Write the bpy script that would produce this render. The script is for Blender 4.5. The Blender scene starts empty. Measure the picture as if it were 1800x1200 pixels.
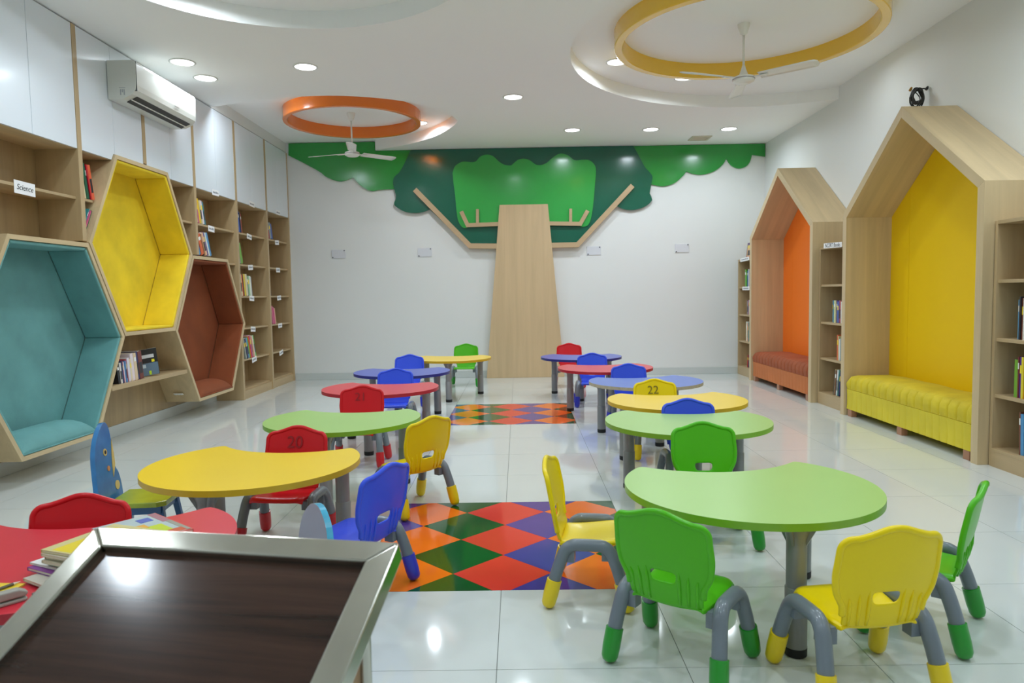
import bpy, bmesh, math, random
from mathutils import Vector, Matrix
from mathutils.geometry import tessellate_polygon
S = bpy.context.scene
COL = S.collection
random.seed(7)
PI = math.pi

# ------------------------------------------------------------------ camera
H = 1.18786
yaw, pit, rol = -0.009803, 0.067791, -0.016876
cam_d = bpy.data.cameras.new('camera')
cam = bpy.data.objects.new('camera', cam_d); COL.objects.link(cam)
cam_d.sensor_width = 36.0; cam_d.lens = 1241.6 / 1800 * 36.0
cam_d.clip_start = 0.02; cam_d.clip_end = 60
cy, sy = math.cos(yaw), math.sin(yaw)
fw = Vector((sy * math.cos(pit), cy * math.cos(pit), -math.sin(pit)))
rt = Vector((cy, -sy, 0)); up = rt.cross(fw)
r2 = math.cos(rol) * rt + math.sin(rol) * up
u2 = -math.sin(rol) * rt + math.cos(rol) * up
cam.matrix_world = Matrix(((r2.x, u2.x, -fw.x, 0), (r2.y, u2.y, -fw.y, 0), (r2.z, u2.z, -fw.z, H), (0, 0, 0, 1)))
cam_d.dof.use_dof = True; cam_d.dof.focus_distance = 4.2; cam_d.dof.aperture_fstop = 6.0
S.camera = cam

# ------------------------------------------------------------------ world, exposure
w = bpy.data.worlds.new('world'); S.world = w; w.use_nodes = True
w.node_tree.nodes['Background'].inputs[0].default_value = (0.85, 0.92, 1.0, 1)
w.node_tree.nodes['Background'].inputs[1].default_value = 0.3
S.view_settings.view_transform = 'Standard'; S.view_settings.look = 'None'
S.view_settings.gamma = 1.0; S.view_settings.use_curve_mapping = False
S.view_settings.exposure = -0.45
S.cycles.max_bounces = 10; S.cycles.diffuse_bounces = 6; S.cycles.glossy_bounces = 5
S.cycles.use_denoising = True
S.cycles.caustics_reflective = False; S.cycles.caustics_refractive = False
LAMP_W = 15.0           # watts of each ceiling downlight
LAMP_COL = (0.80, 0.91, 1.0)

# ------------------------------------------------------------------ materials
def srgb(*c):
    return tuple(((x / 255) / 12.92 if x / 255 <= .04045 else ((x / 255 + .055) / 1.055) ** 2.4) for x in c) + (1,)
MATS = {}
def mat(name, col, rough=.5, metal=0, coat=0, var=0.0, vscale=6, bump=0.0, bscale=60, spec=.5, emis=None, sheen=0, stretch=(1, 1, 1)):
    if name in MATS: return MATS[name]
    m = bpy.data.materials.new(name); m.use_nodes = True; MATS[name] = m
    nt = m.node_tree; b = nt.nodes['Principled BSDF']
    b.inputs['Base Color'].default_value = col
    b.inputs['Roughness'].default_value = rough; b.inputs['Metallic'].default_value = metal
    b.inputs['Specular IOR Level'].default_value = spec
    b.inputs['Coat Weight'].default_value = coat; b.inputs['Coat Roughness'].default_value = .12
    if sheen:
        b.inputs['Sheen Weight'].default_value = sheen; b.inputs['Sheen Roughness'].default_value = .45
        b.inputs['Sheen Tint'].default_value = tuple(min(1, x * 1.6 + .15) for x in col[:3]) + (1,)
    if emis:
        b.inputs['Emission Color'].default_value = emis[0]; b.inputs['Emission Strength'].default_value = emis[1]
    if var or bump:
        tc = nt.nodes.new('ShaderNodeTexCoord'); mp = nt.nodes.new('ShaderNodeMapping')
        mp.inputs['Scale'].default_value = stretch
        nt.links.new(tc.outputs['Object'], mp.inputs[0])
        if var:
            n = nt.nodes.new('ShaderNodeTexNoise'); n.inputs['Scale'].default_value = vscale; n.inputs['Detail'].default_value = 5
            nt.links.new(mp.outputs[0], n.inputs['Vector'])
            r = nt.nodes.new('ShaderNodeValToRGB')
            r.color_ramp.elements[0].position = .3; r.color_ramp.elements[1].position = .7
            r.color_ramp.elements[0].color = tuple(x * (1 - var) for x in col[:3]) + (1,)
            r.color_ramp.elements[1].color = tuple(min(1, x * (1 + var)) for x in col[:3]) + (1,)
            nt.links.new(n.outputs['Fac'], r.inputs[0]); nt.links.new(r.outputs[0], b.inputs['Base Color'])
        if bump:
            n2 = nt.nodes.new('ShaderNodeTexNoise'); n2.inputs['Scale'].default_value = bscale
            nt.links.new(mp.outputs[0], n2.inputs['Vector'])
            bp = nt.nodes.new('ShaderNodeBump'); bp.inputs['Strength'].default_value = bump; bp.inputs['Distance'].default_value = .01
            nt.links.new(n2.outputs['Fac'], bp.inputs['Height']); nt.links.new(bp.outputs[0], b.inputs['Normal'])
    return m
def wood(name, col, grain, contrast=.16, rough=.42, coat=0.0, fs=1.1):
    # grain = 'x','y','z' : direction the figure runs along
    st = {'x': (.5, 9, 9), 'y': (9, .5, 9), 'z': (9, 9, .5), 'yz': (9, .5, .5)}[grain]
    m = mat(name, col, rough, coat=coat)
    nt = m.node_tree; b = nt.nodes['Principled BSDF']
    tc = nt.nodes.new('ShaderNodeTexCoord'); mp = nt.nodes.new('ShaderNodeMapping'); mp.inputs['Scale'].default_value = st
    nt.links.new(tc.outputs['Object'], mp.inputs[0])
    n1 = nt.nodes.new('ShaderNodeTexNoise'); n1.inputs['Scale'].default_value = fs; n1.inputs['Detail'].default_value = 8; n1.inputs['Roughness'].default_value = .62
    n1.inputs['Distortion'].default_value = .5
    nt.links.new(mp.outputs[0], n1.inputs['Vector'])
    r = nt.nodes.new('ShaderNodeValToRGB')
    r.color_ramp.elements[0].position = .25; r.color_ramp.elements[1].position = .75
    r.color_ramp.elements[0].color = tuple(x * (1 - contrast) for x in col[:3]) + (1,)
    r.color_ramp.elements[1].color = tuple(min(1, x * (1 + contrast)) for x in col[:3]) + (1,)
    nt.links.new(n1.outputs['Fac'], r.inputs[0]); nt.links.new(r.outputs[0], b.inputs['Base Color'])
    return m
OAK = srgb(203, 180, 140)
oak_z = wood('oak_laminate_upright', OAK, 'z'); oak_y = wood('oak_laminate_level', OAK, 'y'); oak_x = wood('oak_laminate_across', OAK, 'x')
oak_roof = wood('oak_laminate_roof', OAK, 'yz')
SHELFOAK = srgb(186, 161, 122); shelf_z = wood('shelf_oak_upright', SHELFOAK, 'z'); shelf_y = wood('shelf_oak_level', SHELFOAK, 'y')
oak_edge = mat('oak_edge_band', srgb(214, 193, 155), .45, var=.05)
oak_back = wood('oak_back_panel', srgb(168, 144, 106), 'z', .2)
white_wall = mat('white_wall_paint', srgb(223, 225, 223), .55, var=.012, vscale=1.2, bump=.03, bscale=150)
white_ceil = mat('white_ceiling_paint', srgb(242, 243, 242), .7, var=.008, vscale=.8)
white_door = mat('white_gloss_laminate', srgb(226, 233, 240), .28, coat=.25)
white_plastic = mat('white_plastic', srgb(232, 232, 226), .3, coat=.3)
skirting = mat('pale_tile_skirting', srgb(198, 204, 202), .15)
black = mat('black_plastic', srgb(22, 22, 24), .4)
rubber = mat('black_rubber', srgb(28, 28, 30), .6)
grey_tube = mat('grey_chair_plastic', srgb(112, 122, 131), .35, coat=.3, var=.04, vscale=9)
grey_leg = mat('grey_table_leg', srgb(134, 136, 137), .35, coat=.2, var=.04, vscale=7)
paper = mat('white_paper', srgb(240, 240, 240), .8)
ink = mat('black_ink', srgb(45, 45, 50), .8)
steel = mat('polished_steel', srgb(196, 194, 184), .16, metal=1.0, var=.06, vscale=14, bump=.02, bscale=30)
page = mat('book_pages', srgb(232, 226, 210), .85, var=.06, vscale=90)

def build_tile_mat(name, col, rough, var):
    m = mat(name, col, rough, spec=.6)
    nt = m.node_tree; b = nt.nodes['Principled BSDF']
    tc = nt.nodes.new('ShaderNodeTexCoord'); oi = nt.nodes.new('ShaderNodeObjectInfo')
    n = nt.nodes.new('ShaderNodeTexNoise'); n.inputs['Scale'].default_value = 2.2; n.inputs['Detail'].default_value = 6
    add = nt.nodes.new('ShaderNodeVectorMath'); add.operation = 'ADD'
    nt.links.new(tc.outputs['Object'], add.inputs[0]); nt.links.new(oi.outputs['Location'], add.inputs[1])
    nt.links.new(add.outputs[0], n.inputs['Vector'])
    r = nt.nodes.new('ShaderNodeValToRGB')
    r.color_ramp.elements[0].color = tuple(x * (1 - var) for x in col[:3]) + (1,)
    r.color_ramp.elements[1].color = tuple(min(1, x * (1 + var)) for x in col[:3]) + (1,)
    nt.links.new(n.outputs['Fac'], r.inputs[0]); nt.links.new(r.outputs[0], b.inputs['Base Color'])
    return m
tile_white = build_tile_mat('white_polished_tile', srgb(212, 217, 214), .07, .04)
joint = mat('tile_joint_grout', srgb(120, 124, 120), .8)

# ------------------------------------------------------------------ mesh helpers
class B:
    def __init__(s): s.v = []; s.f = []; s.m = []; s.cur = 0
    def add(s, vs, fs):
        o = len(s.v); s.v += [tuple(p) for p in vs]
        for q in fs: s.f.append([o + i for i in q]); s.m.append(s.cur)
        return s
    def box(s, x0, x1, y0, y1, z0, z1):
        return s.add([(x0, y0, z0), (x1, y0, z0), (x1, y1, z0), (x0, y1, z0), (x0, y0, z1), (x1, y0, z1), (x1, y1, z1), (x0, y1, z1)],
                     [(0, 3, 2, 1), (4, 5, 6, 7), (0, 1, 5, 4), (1, 2, 6, 5), (2, 3, 7, 6), (3, 0, 4, 7)])
    def prism(s, poly, axis, lo, hi, holes=()):
        # poly: 2-D loop; axis: 'x' -> (y,z), 'y' -> (x,z), 'z' -> (x,y)
        mk = {'x': lambda p, t: (t, p[0], p[1]), 'y': lambda p, t: (p[0], t, p[1]), 'z': lambda p, t: (p[0], p[1], t)}[axis]
        loops = [list(poly)] + [list(h) for h in holes]
        tris = tessellate_polygon([[Vector((p[0], p[1], 0)) for p in l] for l in loops])
        flat = [p for l in loops for p in l]; n = len(flat)
        fs = []
        for t in tris:
            a, b_, c = (flat[i] for i in t)
            ar = (b_[0] - a[0]) * (c[1] - a[1]) - (b_[1] - a[1]) * (c[0] - a[0])
            if abs(ar) < 1e-12: continue
            t = tuple(t) if ar > 0 else tuple(reversed(t))
            fs.append(tuple(i + n for i in t)); fs.append(tuple(reversed(t)))
        o = 0
        for l in loops:
            k = len(l)
            for i in range(k): fs.append((o + i, o + (i + 1) % k, n + o + (i + 1) % k, n + o + i))
            o += k
        return s.add([mk(p, lo) for p in flat] + [mk(p, hi) for p in flat], fs)
    def tube(s, path, r, seg=12, cap=True, squash=1.0):
        P = [Vector(p) for p in path]; n = len(P); R = r if isinstance(r, (list, tuple)) else [r] * n
        prev = None; vs = []
        for i, p in enumerate(P):
            d = (P[min(i + 1, n - 1)] - P[max(i - 1, 0)]).normalized()
            if prev is None:
                a = d.orthogonal().normalized()
            else:
                a = (prev - d * prev.dot(d)); a = a.normalized() if a.length > 1e-6 else d.orthogonal().normalized()
            prev = a; b_ = d.cross(a)
            for k in range(seg):
                t = 2 * PI * k / seg; vs.append(p + R[i] * (math.cos(t) * a + math.sin(t) * b_))
        fs = [(i * seg + k, i * seg + (k + 1) % seg, (i + 1) * seg + (k + 1) % seg, (i + 1) * seg + k) for i in range(n - 1) for k in range(seg)]
        if cap: fs += [tuple(reversed(range(seg))), tuple((n - 1) * seg + k for k in range(seg))]
        return s.add(vs, fs)
    def lathe(s, prof, c=(0, 0, 0), seg=24, cap=True, axis='z'):
        vs = []
        for (r, h) in prof:
            for k in range(seg):
                t = 2 * PI * k / seg; a, b_ = r * math.cos(t), r * math.sin(t)
                vs.append((c[0] + a, c[1] + b_, c[2] + h) if axis == 'z' else (c[0] + h, c[1] + a, c[2] + b_))
        n = len(prof)
        fs = [(i * seg + k, i * seg + (k + 1) % seg, (i + 1) * seg + (k + 1) % seg, (i + 1) * seg + k) for i in range(n - 1) for k in range(seg)]
        if cap: fs += [tuple(reversed(range(seg))), tuple((n - 1) * seg + k for k in range(seg))]
        return s.add(vs, fs)
    def grid(s, rows):
        n, k = len(rows), len(rows[0])
        return s.add([p for r in rows for p in r], [(i * k + j, i * k + j + 1, (i + 1) * k + j + 1, (i + 1) * k + j) for i in range(n - 1) for j in range(k - 1)])
    def mesh(s, name, mats, smooth=False):
        me = bpy.data.meshes.new(name); me.from_pydata(s.v, [], s.f); 
        bm = bmesh.new(); bm.from_mesh(me); bmesh.ops.recalc_face_normals(bm, faces=bm.faces); bm.to_mesh(me); bm.free()
        for m in (mats if isinstance(mats, (list, tuple)) else [mats]): me.materials.append(m)
        for i, p in enumerate(me.polygons): p.material_index = s.m[i]
        if smooth is True: me.polygons.foreach_set('use_smooth', [True] * len(me.polygons))
        elif smooth: me.shade_smooth() ; me.set_sharp_from_angle(angle=math.radians(smooth))
        return me
    def build(s, name, mats, parent=None, smooth=False, bevel=0, seg=2, sub=0, solid=0, loc=None, rot=None):
        o = bpy.data.objects.new(name, s.mesh(name, mats, smooth)); COL.objects.link(o); o.parent = parent
        if loc: o.location = loc
        if rot: o.rotation_euler = rot
        if solid:
            md = o.modifiers.new('solidify', 'SOLIDIFY'); md.thickness = solid; md.offset = 0
        if bevel:
            md = o.modifiers.new('bevel', 'BEVEL'); md.width = bevel; md.segments = seg; md.limit_method = 'ANGLE'; md.angle_limit = math.radians(40)
        if sub:
            md = o.modifiers.new('subsurf', 'SUBSURF'); md.levels = sub; md.render_levels = sub
        return o
def box(*a): return B().box(*a)
def link_mesh(name, me, parent, loc=None, rot=None):
    o = bpy.data.objects.new(name, me); COL.objects.link(o); o.parent = parent
    if loc: o.location = loc
    if rot: o.rotation_euler = rot
    return o
def thing(name, label, cat, loc=(0, 0, 0), rz=0, group=None):
    o = bpy.data.objects.new(name, None); COL.objects.link(o); o.empty_display_size = .05
    o.location = loc; o.rotation_euler = (0, 0, rz); tag(o, label, cat, group); return o
def tag(o, label, cat, group=None):
    o['label'] = label; o['category'] = cat
    if group: o['group'] = group
    return o
def struct(o): o['kind'] = 'structure'; return o
def copy_tree(o, parent=None):
    c = o.copy(); COL.objects.link(c); c.parent = parent
    for ch in list(o.children): copy_tree(ch, c)
    return c
def catmull(pts, n=6, closed=False):
    out = []; k = len(pts)
    rng = range(k if closed else k - 1)
    for i in rng:
        g = (lambda j: Vector(pts[j % k])) if closed else (lambda j: Vector(pts[max(0, min(k - 1, j))]))
        p0, p1, p2, p3 = g(i - 1), g(i), g(i + 1), g(i + 2)
        for j in range(n):
            t = j / n
            out.append(.5 * ((2 * p1) + (-p0 + p2) * t + (2 * p0 - 5 * p1 + 4 * p2 - p3) * t * t + (-p0 + 3 * p1 - 3 * p2 + p3) * t ** 3))
    if not closed: out.append(Vector(pts[-1]))
    return out
def text_mesh(txt, size, m, parent, name='lettering', loc=(0, 0, 0), rot=(0, 0, 0), shear=0, align='CENTER', ext=.0004):
    c = bpy.data.curves.new(name, 'FONT'); c.body = txt; c.size = size; c.shear = shear; c.align_x = align; c.align_y = 'CENTER'; c.extrude = ext
    tmp = bpy.data.objects.new(name, c); COL.objects.link(tmp)
    me = bpy.data.meshes.new_from_object(tmp.evaluated_get(bpy.context.evaluated_depsgraph_get()))
    bpy.data.objects.remove(tmp); me.name = name
    me.materials.clear(); me.materials.append(m)
    o = bpy.data.objects.new(name, me); COL.objects.link(o); o.parent = parent; o.location = loc; o.rotation_euler = rot
    return o

# ------------------------------------------------------------------ setting
XL, XR, YB, YF = -3.56, 3.47, 10.03, -1.6
ZC, ZU = 3.21, 3.34
fl = struct(box(XL - .1, XR + .1, YF - .1, YB + .1, -.06, -.003).build('floor', joint))
TX0, TY0, TS = -.087, 2.162, .6
rugs = [(-.687, .513, 2.762, 3.962, 3.355), (-.687, .513, 6.362, 7.562, 6.96)]
TILE_ME = box(.0012, TS - .0012, .0012, TS - .0012, -.0035, 0).mesh('tile', tile_white)
for i in range(-6, 6):
    for j in range(-5, 14):
        x, y = TX0 + TS * i, TY0 + TS * j
        cx_, cy_ = x + TS / 2, y + TS / 2
        if any(a < cx_ < b_ and c < cy_ < d for a, b_, c, d, _ in rugs): continue
        if x < XL + .02 or x + TS > XR or y + TS > YB or y < YF:
            x0, x1, y0, y1 = max(x, XL) - x, min(x + TS, XR) - x, max(y, YF) - y, min(y + TS, YB) - y
            if x1 - x0 < .02 or y1 - y0 < .02: continue
            box(x0 + .0012, x1 - .0012, y0 + .0012, y1 - .0012, -.0035, 0).build('tile', tile_white, fl, loc=(x, y, 0))
        else: link_mesh('tile', TILE_ME, fl, (x, y, 0))
def clip(poly, x0, x1, y0, y1):
    for ax, lim, sg in ((0, x0, 1), (0, x1, -1), (1, y0, 1), (1, y1, -1)):
        out = []
        for k in range(len(poly)):
            p, q = poly[k], poly[(k + 1) % len(poly)]
            dp, dq = sg * (p[ax] - lim), sg * (q[ax] - lim)
            if dp >= 0: out.append(p)
            if dp * dq < 0:
                t = dp / (dp - dq); out.append((p[0] + (q[0] - p[0]) * t, p[1] + (q[1] - p[1]) * t))
        poly = out
        if len(poly) < 3: return None
    return poly
dia = {0: mat('orange_floor_tile', srgb(247, 116, 30), .09, spec=.6, var=.04, vscale=3), 1: mat('green_floor_tile', srgb(18, 84, 34), .09, spec=.6, var=.05, vscale=3),
       2: mat('red_floor_tile', srgb(226, 52, 46), .09, spec=.6, var=.04, vscale=3), 3: mat('violet_floor_tile', srgb(74, 54, 148), .09, spec=.6, var=.05, vscale=3)}
for x0, x1, y0, y1, yc in rugs:
    for k in range(-1, 6):
        cxx = -.507 + .21 * k; stag = (k % 2 != 0)
        for j in range(-3, 4):
            cyy = yc + .42 * j + (.21 if stag else 0)
            p = clip([(cxx - .21, cyy), (cxx, cyy - .21), (cxx + .21, cyy), (cxx, cyy + .21)], x0 + .001, x1 - .001, y0 + .001, y1 - .001)
            if not p: continue
            a = sum(p[i][0] * p[(i + 1) % len(p)][1] - p[(i + 1) % len(p)][0] * p[i][1] for i in range(len(p))) / 2
            if a < .0008: continue
            c = {-1: 3, 0: 0, 1: 1, 2: 2, 3: 3, 4: 0, 5: 1}[k]
            g = [(cxx * .003 + u * .997, cyy * .003 + v * .997) for u, v in p]
            B().prism(g, 'z', -.0035, .0002).build('tile', dia[c], fl)

struct(box(XL - .1, XR + .1, YB, YB + .1, -.06, 3.5).build('wall_back', white_wall))
struct(box(XR, XR + .1, YF, YB, -.06, 3.5).build('wall_right', white_wall))
struct(box(XL - .1, XL, YF, YB, -.06, 3.5).build('wall_left', white_wall))
struct(box(XL - .1, XR + .1, YF - .1, YF, -.06, 3.5).build('wall_front', white_wall))
struct(box(XL + .36, XR - .36, YB - .012, YB, 0, .1).build('baseboard_back', skirting, bevel=.003))
struct(box(XL, XL + .03, YF, 8.135, 0, .10).build('baseboard_left', skirting, bevel=.003))
struct(box(XL, -3.222, 7.585, YB, ZC, ZU).build('trim_1', white_wall))

# ceiling: lower plane with three recesses
rec_o = [(-3.56, 7.585), (-3.2, 7.585)] + [tuple(p) for p in catmull([(-3.1, 7.56), (-2.7, 7.40), (-2.2, 7.28), (-1.7, 7.29), (-1.2, 7.5), (-.85, 7.88), (-.68, 8.34), (-.76, 8.68), (-.98, 9.11), (-1.25, 9.455), (-1.6, 9.75), (-1.95, 9.95)], 5)] + [(-1.96, YB)]
cyr, ryr = (2.47, 6.03), 2.0
a0 = math.acos((XR - cyr[0]) / ryr)
rec_y = [(cyr[0] + ryr * math.cos(-a0 - (2 * PI - 2 * a0) * k / 60), cyr[1] + ryr * math.sin(-a0 - (2 * PI - 2 * a0) * k / 60)) for k in range(61)]
outer = [(XL, YF), (XR, YF)] + rec_y + [(XR, YB)] + [tuple(p) for p in reversed(rec_o)]
hole = [(-1.43 + 1.26 * math.cos(t), 4.22 + 1.26 * math.sin(t)) for t in [2 * PI * k / 64 for k in range(64)]]
c = B(); c.prism(outer, 'z', ZC, ZC + .02, [hole])
for loop, closed in ((rec_o[1:], False), (rec_y, False), (hole, True)):
    n = len(loop)
    for i in range(n if closed else n - 1):
        p, q = loop[i], loop[(i + 1) % n]
        c.add([(p[0], p[1], ZC + .02), (q[0], q[1], ZC + .02), (q[0], q[1], ZU), (p[0], p[1], ZU)], [(0, 1, 2, 3)])
c.box(XL, XR, YF, YB, ZU, ZU + .05)
struct(c.build('ceiling', white_ceil, smooth=30))

# ------------------------------------------------------------------ ceiling rings, downlights, vent, fans
def ring(name, label, cx, cy_, ro, ri, m):
    t = thing(name, label, 'ceiling ring', (cx, cy_, ZU))
    b = B(); seg = 96; vs = []
    for (r, h) in ((ro, 0), (ro, -.128), (ro - .006, -.134), (ri + .006, -.134), (ri, -.128), (ri, 0)):
        vs += [(r * math.cos(2 * PI * k / seg), r * math.sin(2 * PI * k / seg), h) for k in range(seg)]
    b.add(vs, [(i * seg + k, i * seg + (k + 1) % seg, (i + 1) % 6 * seg + (k + 1) % seg, (i + 1) % 6 * seg + k) for i in range(6) for k in range(seg)])
    b.build('band', m, t, smooth=35)
ring('ceiling_ring', 'orange gloss painted ring band on the ceiling around the far fan', -1.905, 8.43, .79, .735, mat('orange_gloss', srgb(235, 122, 28), .22, coat=.4))
ring('ceiling_ring', 'yellow gloss painted ring band on the ceiling around the near fan', 1.88, 5.92, 1.055, .985, mat('yellow_gloss', srgb(240, 194, 60), .22, coat=.4))
diff = mat('lamp_diffuser', (1, 1, 1, 1), .4, emis=((.93, .97, 1, 1), 14))
lampd = bpy.data.lights.new('lamp', 'AREA'); lampd.shape = 'DISK'; lampd.size = .17; lampd.energy = LAMP_W; lampd.color = LAMP_COL; lampd.spread = math.radians(165)
fr = B().lathe([(.09, 0), (.106, 0), (.108, -.004), (.093, -.009), (.09, -.006)], seg=28, cap=False).mesh('frame', white_plastic, True)
dm = B().lathe([(.0, -.003), (.091, -.003), (.091, 0), (0, 0)], seg=28, cap=False).mesh('diffuser', diff, False)
lampd_low = lampd.copy(); lampd_low.energy = LAMP_W * .36     # weaker lamps close to a wall
def downlight(x, y, z, label, group='round recessed ceiling downlights'):
    t = thing('ceiling_light', label, 'light', (x, y, z), 0, group)
    link_mesh('frame', fr, t); link_mesh('diffuser', dm, t)
    l = bpy.data.objects.new('lamp', lampd_low if 'air conditioner, the' in label or 'hidden behind the far right' in label else lampd); COL.objects.link(l); l.parent = t; l.location = (0, 0, -.006)
for x, y, z, lb in [
    (-2.84, 6.166, ZC, 'first of two close round downlights above the air conditioner, the nearer one'),
    (-2.84, 6.614, ZC, 'second of two close round downlights above the air conditioner, the farther one'),
    (-2.72, 7.47, ZU, 'round downlight between the air conditioner and the orange ceiling ring'),
    (-1.839, 6.351, ZC, 'round downlight in the flat ceiling in front of the orange ring'),
    (-.019, 7.436, ZC, 'round downlight in the flat ceiling above the middle aisle'),
    (.708, 8.968, ZC, 'round downlight nearest the tree trunk of three in a row before the back wall'),
    (1.694, 9.019, ZC, 'middle round downlight of three in a row before the back wall'),
    (2.683, 9.07, ZC, 'round downlight nearest the right wall of three in a row before the back wall'),
    (.965, 6.80, ZU, 'round downlight in the recess at the left edge of the yellow ring'),
    (1.72, 7.33, ZU, 'round downlight in the recess just beyond the yellow ring'),
    (-1.2, 9.0, ZU, 'round downlight hidden behind the orange ring, lighting the recess edge'),
    (2.88, 6.64, ZU, 'added fill downlight hidden behind the far right part of the yellow ring'),  # added lamp, kept out of sight, brightens the wall above the orange nook
    (-2.05, 4.9, ZU, 'round downlight in the near recess above the top edge of the picture')]:
    downlight(x, y, z, lb)
for x, y in [(-2.45, 2.2), (-.6, 2.2), (1.0, 2.2), (2.7, 2.2), (-2.55, 4.45), (0.0, 4.4), (2.9, 3.9), (-2.4, .3), (0, .3), (2.4, .3), (2.15, 4.45)]:  # last position is an extra unseen lamp, added to brighten the right wall
    downlight(x, y, ZU if (math.hypot(x + 1.43, y - 4.22) < 1.26 or math.hypot(x - cyr[0], y - cyr[1]) < ryr) else ZC, 'round recessed unseen downlight in the near part of the ceiling above the picture')
t = thing('air_vent', 'small square white ceiling grille near the back wall', 'vent', (2.45, 9.58, ZC))
b = B().box(-.13, .13, -.13, -.1, -.012, 0).box(-.13, .13, .1, .13, -.012, 0).box(-.13, -.1, -.1, .1, -.012, 0).box(.1, .13, -.1, .1, -.012, 0)
b.build('frame', mat('vent_ivory', srgb(206, 200, 178), .5), t)
for k in range(5): box(-.1, .1, -.002, .002, -.011, .007).build('slat', MATS['vent_ivory'], t, loc=(0, -.08 + .04 * k, -.001), rot=(.6, 0, 0))
box(-.1, .1, -.1, .1, -.0015, 0).build('backing', mat('vent_dark', srgb(120, 122, 118), .8), t)
def fan(label, x, y, zt, zh, angs):
    t = thing('ceiling_fan', label, 'fan', (x, y, zt)); d = zh - zt
    B().lathe([(.0, 0), (.05, 0), (.048, -.02), (.028, -.075), (.012, -.09), (0, -.09)], seg=24).build('canopy', white_plastic, t, smooth=40)
    B().tube([(0, 0, -.08), (0, 0, d + .1)], .0095, 12).build('rod', white_plastic, t, smooth=True)
    B().lathe([(0, .11), (.012, .11), (.018, .085), (.036, .035), (.04, .03)], (0, 0, d), 24).build('lower_canopy', white_plastic, t, smooth=40)
    B().lathe([(0, .03), (.05, .03), (.082, .018), (.088, .002), (.086, -.016), (.06, -.03), (.03, -.034), (0, -.034)], (0, 0, d), 32).build('motor', white_plastic, t, smooth=35)
    B().lathe([(.0885, .004), (.0905, .003), (.0905, -.003), (.0885, -.004)], (0, 0, d), 32, False).build('trim_band', mat('fan_band', srgb(170, 168, 170), .3, metal=.6), t, smooth=True)
    for a in angs:
        rows = []
        for k in range(9):
            u = k / 8; r = .13 + .46 * u; wd = .047 + .012 * u
            if k == 8: wd *= .86
            rows.append([(r - (.02 if k == 8 and abs(v) > .5 else 0), v * wd, .004 - .012 * v + .003 * (1 - v * v)) for v in (-1, -.5, 0, .5, 1)])
        bl = B().grid(rows).build('blade', white_plastic, t, smooth=True, solid=.003, loc=(0, 0, d + .004), rot=(0, 0, math.radians(a)))
        B().box(.06, .2, -.014, .014, -.004, .004).build('blade_arm', white_plastic, bl, bevel=.002)
fan('white three blade ceiling fan hanging below the orange ring', -1.935, 8.47, ZU, 2.865, (42, 162, 282))
fan('white three blade ceiling fan hanging below the yellow ring', 1.87, 5.92, ZU, 2.90, (-40, 80, 200))

# ------------------------------------------------------------------ tree mural on the back wall
tree = thing('tree_mural', 'flat wooden tree of green gloss boards with an oak trunk on the back wall', 'wall decoration', (0, YB, 0))
LG = [(-3.174,3.33),(-3.181,3.167),(-2.961,3.053),(-2.750,2.931),(-2.673,2.867),(-2.570,2.818),(-2.475,2.796),(-2.387,2.807),(-2.282,2.844),(-2.243,2.796),(-2.182,2.732),(-2.095,2.675),(-2.016,2.654),(-1.912,2.668),(-1.720,2.676),(-1.337,2.670),(-1.321,3.207),(-1.965,3.207),(-1.965,3.33)]
DG = [(-1.463,3.205),(-1.505,3.124),(-1.572,2.992),(-1.639,2.892),(-1.704,2.838),(-1.722,2.768),(-1.709,2.673),(-1.687,2.586),(-1.692,2.539),(-1.714,2.488),(-1.715,2.453),(-1.676,2.417),(-1.589,2.364),(-1.486,2.339),(-1.379,2.337),(-1.286,2.355),(-1.218,2.381),(-0.699,1.866),(0.858,1.846),(1.396,2.382),(1.499,2.335),(1.618,2.323),(1.741,2.346),(1.840,2.397),(1.893,2.454),(1.880,2.506),(1.857,2.549),(1.878,2.665),(1.897,2.775),(1.854,2.844),(1.795,2.907),(1.724,3.037),(1.634,3.205)]
RG = [(1.531,3.205),(3.464,3.205),(3.466,3.028),(3.282,3.055),(3.261,2.973),(3.211,2.903),(3.119,2.871),(3.040,2.888),(2.979,2.932),(2.929,3.008),(2.879,2.930),(2.798,2.861),(2.697,2.817),(2.574,2.795),(2.455,2.812),(2.374,2.843),(2.333,2.791),(2.232,2.701),(2.131,2.659),(2.027,2.646),(1.885,2.674),(1.647,2.678)]
BG = [(-0.885,2.875),(-0.856,2.960),(-0.794,3.008),(-0.723,3.029),(-0.601,3.018),(-0.547,3.040),(-0.494,3.094),(-0.405,3.119),(-0.317,3.095),(-0.231,3.016),(-0.161,2.976),(-0.091,2.964),(-0.056,2.973),(0.024,3.037),(0.117,3.053),(0.198,3.026),(0.268,2.974),(0.339,2.961),(0.426,2.991),(0.530,3.075),(0.622,3.114),(0.723,3.087),(0.814,3.021),(0.914,3.023),(1.014,3.017),(1.085,2.959),(1.109,2.877),(1.092,2.659),(1.069,2.416),(1.035,2.217),(0.995,2.127),(0.945,2.104),(0.891,2.105),(0.868,2.145),(-0.667,2.156),(-0.700,2.114),(-0.763,2.122),(-0.812,2.190),(-0.839,2.313),(-0.857,2.561),(-0.879,2.767)]
def smooth_poly(p, keep):
    # round the scalloped runs, keep the listed corner indices sharp
    out = []; n = len(p); ks = sorted(keep)
    for a, b_ in zip(ks, ks[1:] + [ks[0] + n]):
        run = [p[i % n] for i in range(a, b_ + 1)]
        out += [tuple(q) for q in (catmull(run, 4) if len(run) > 2 else [Vector(x) for x in run])][:-1]
    return out
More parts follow.
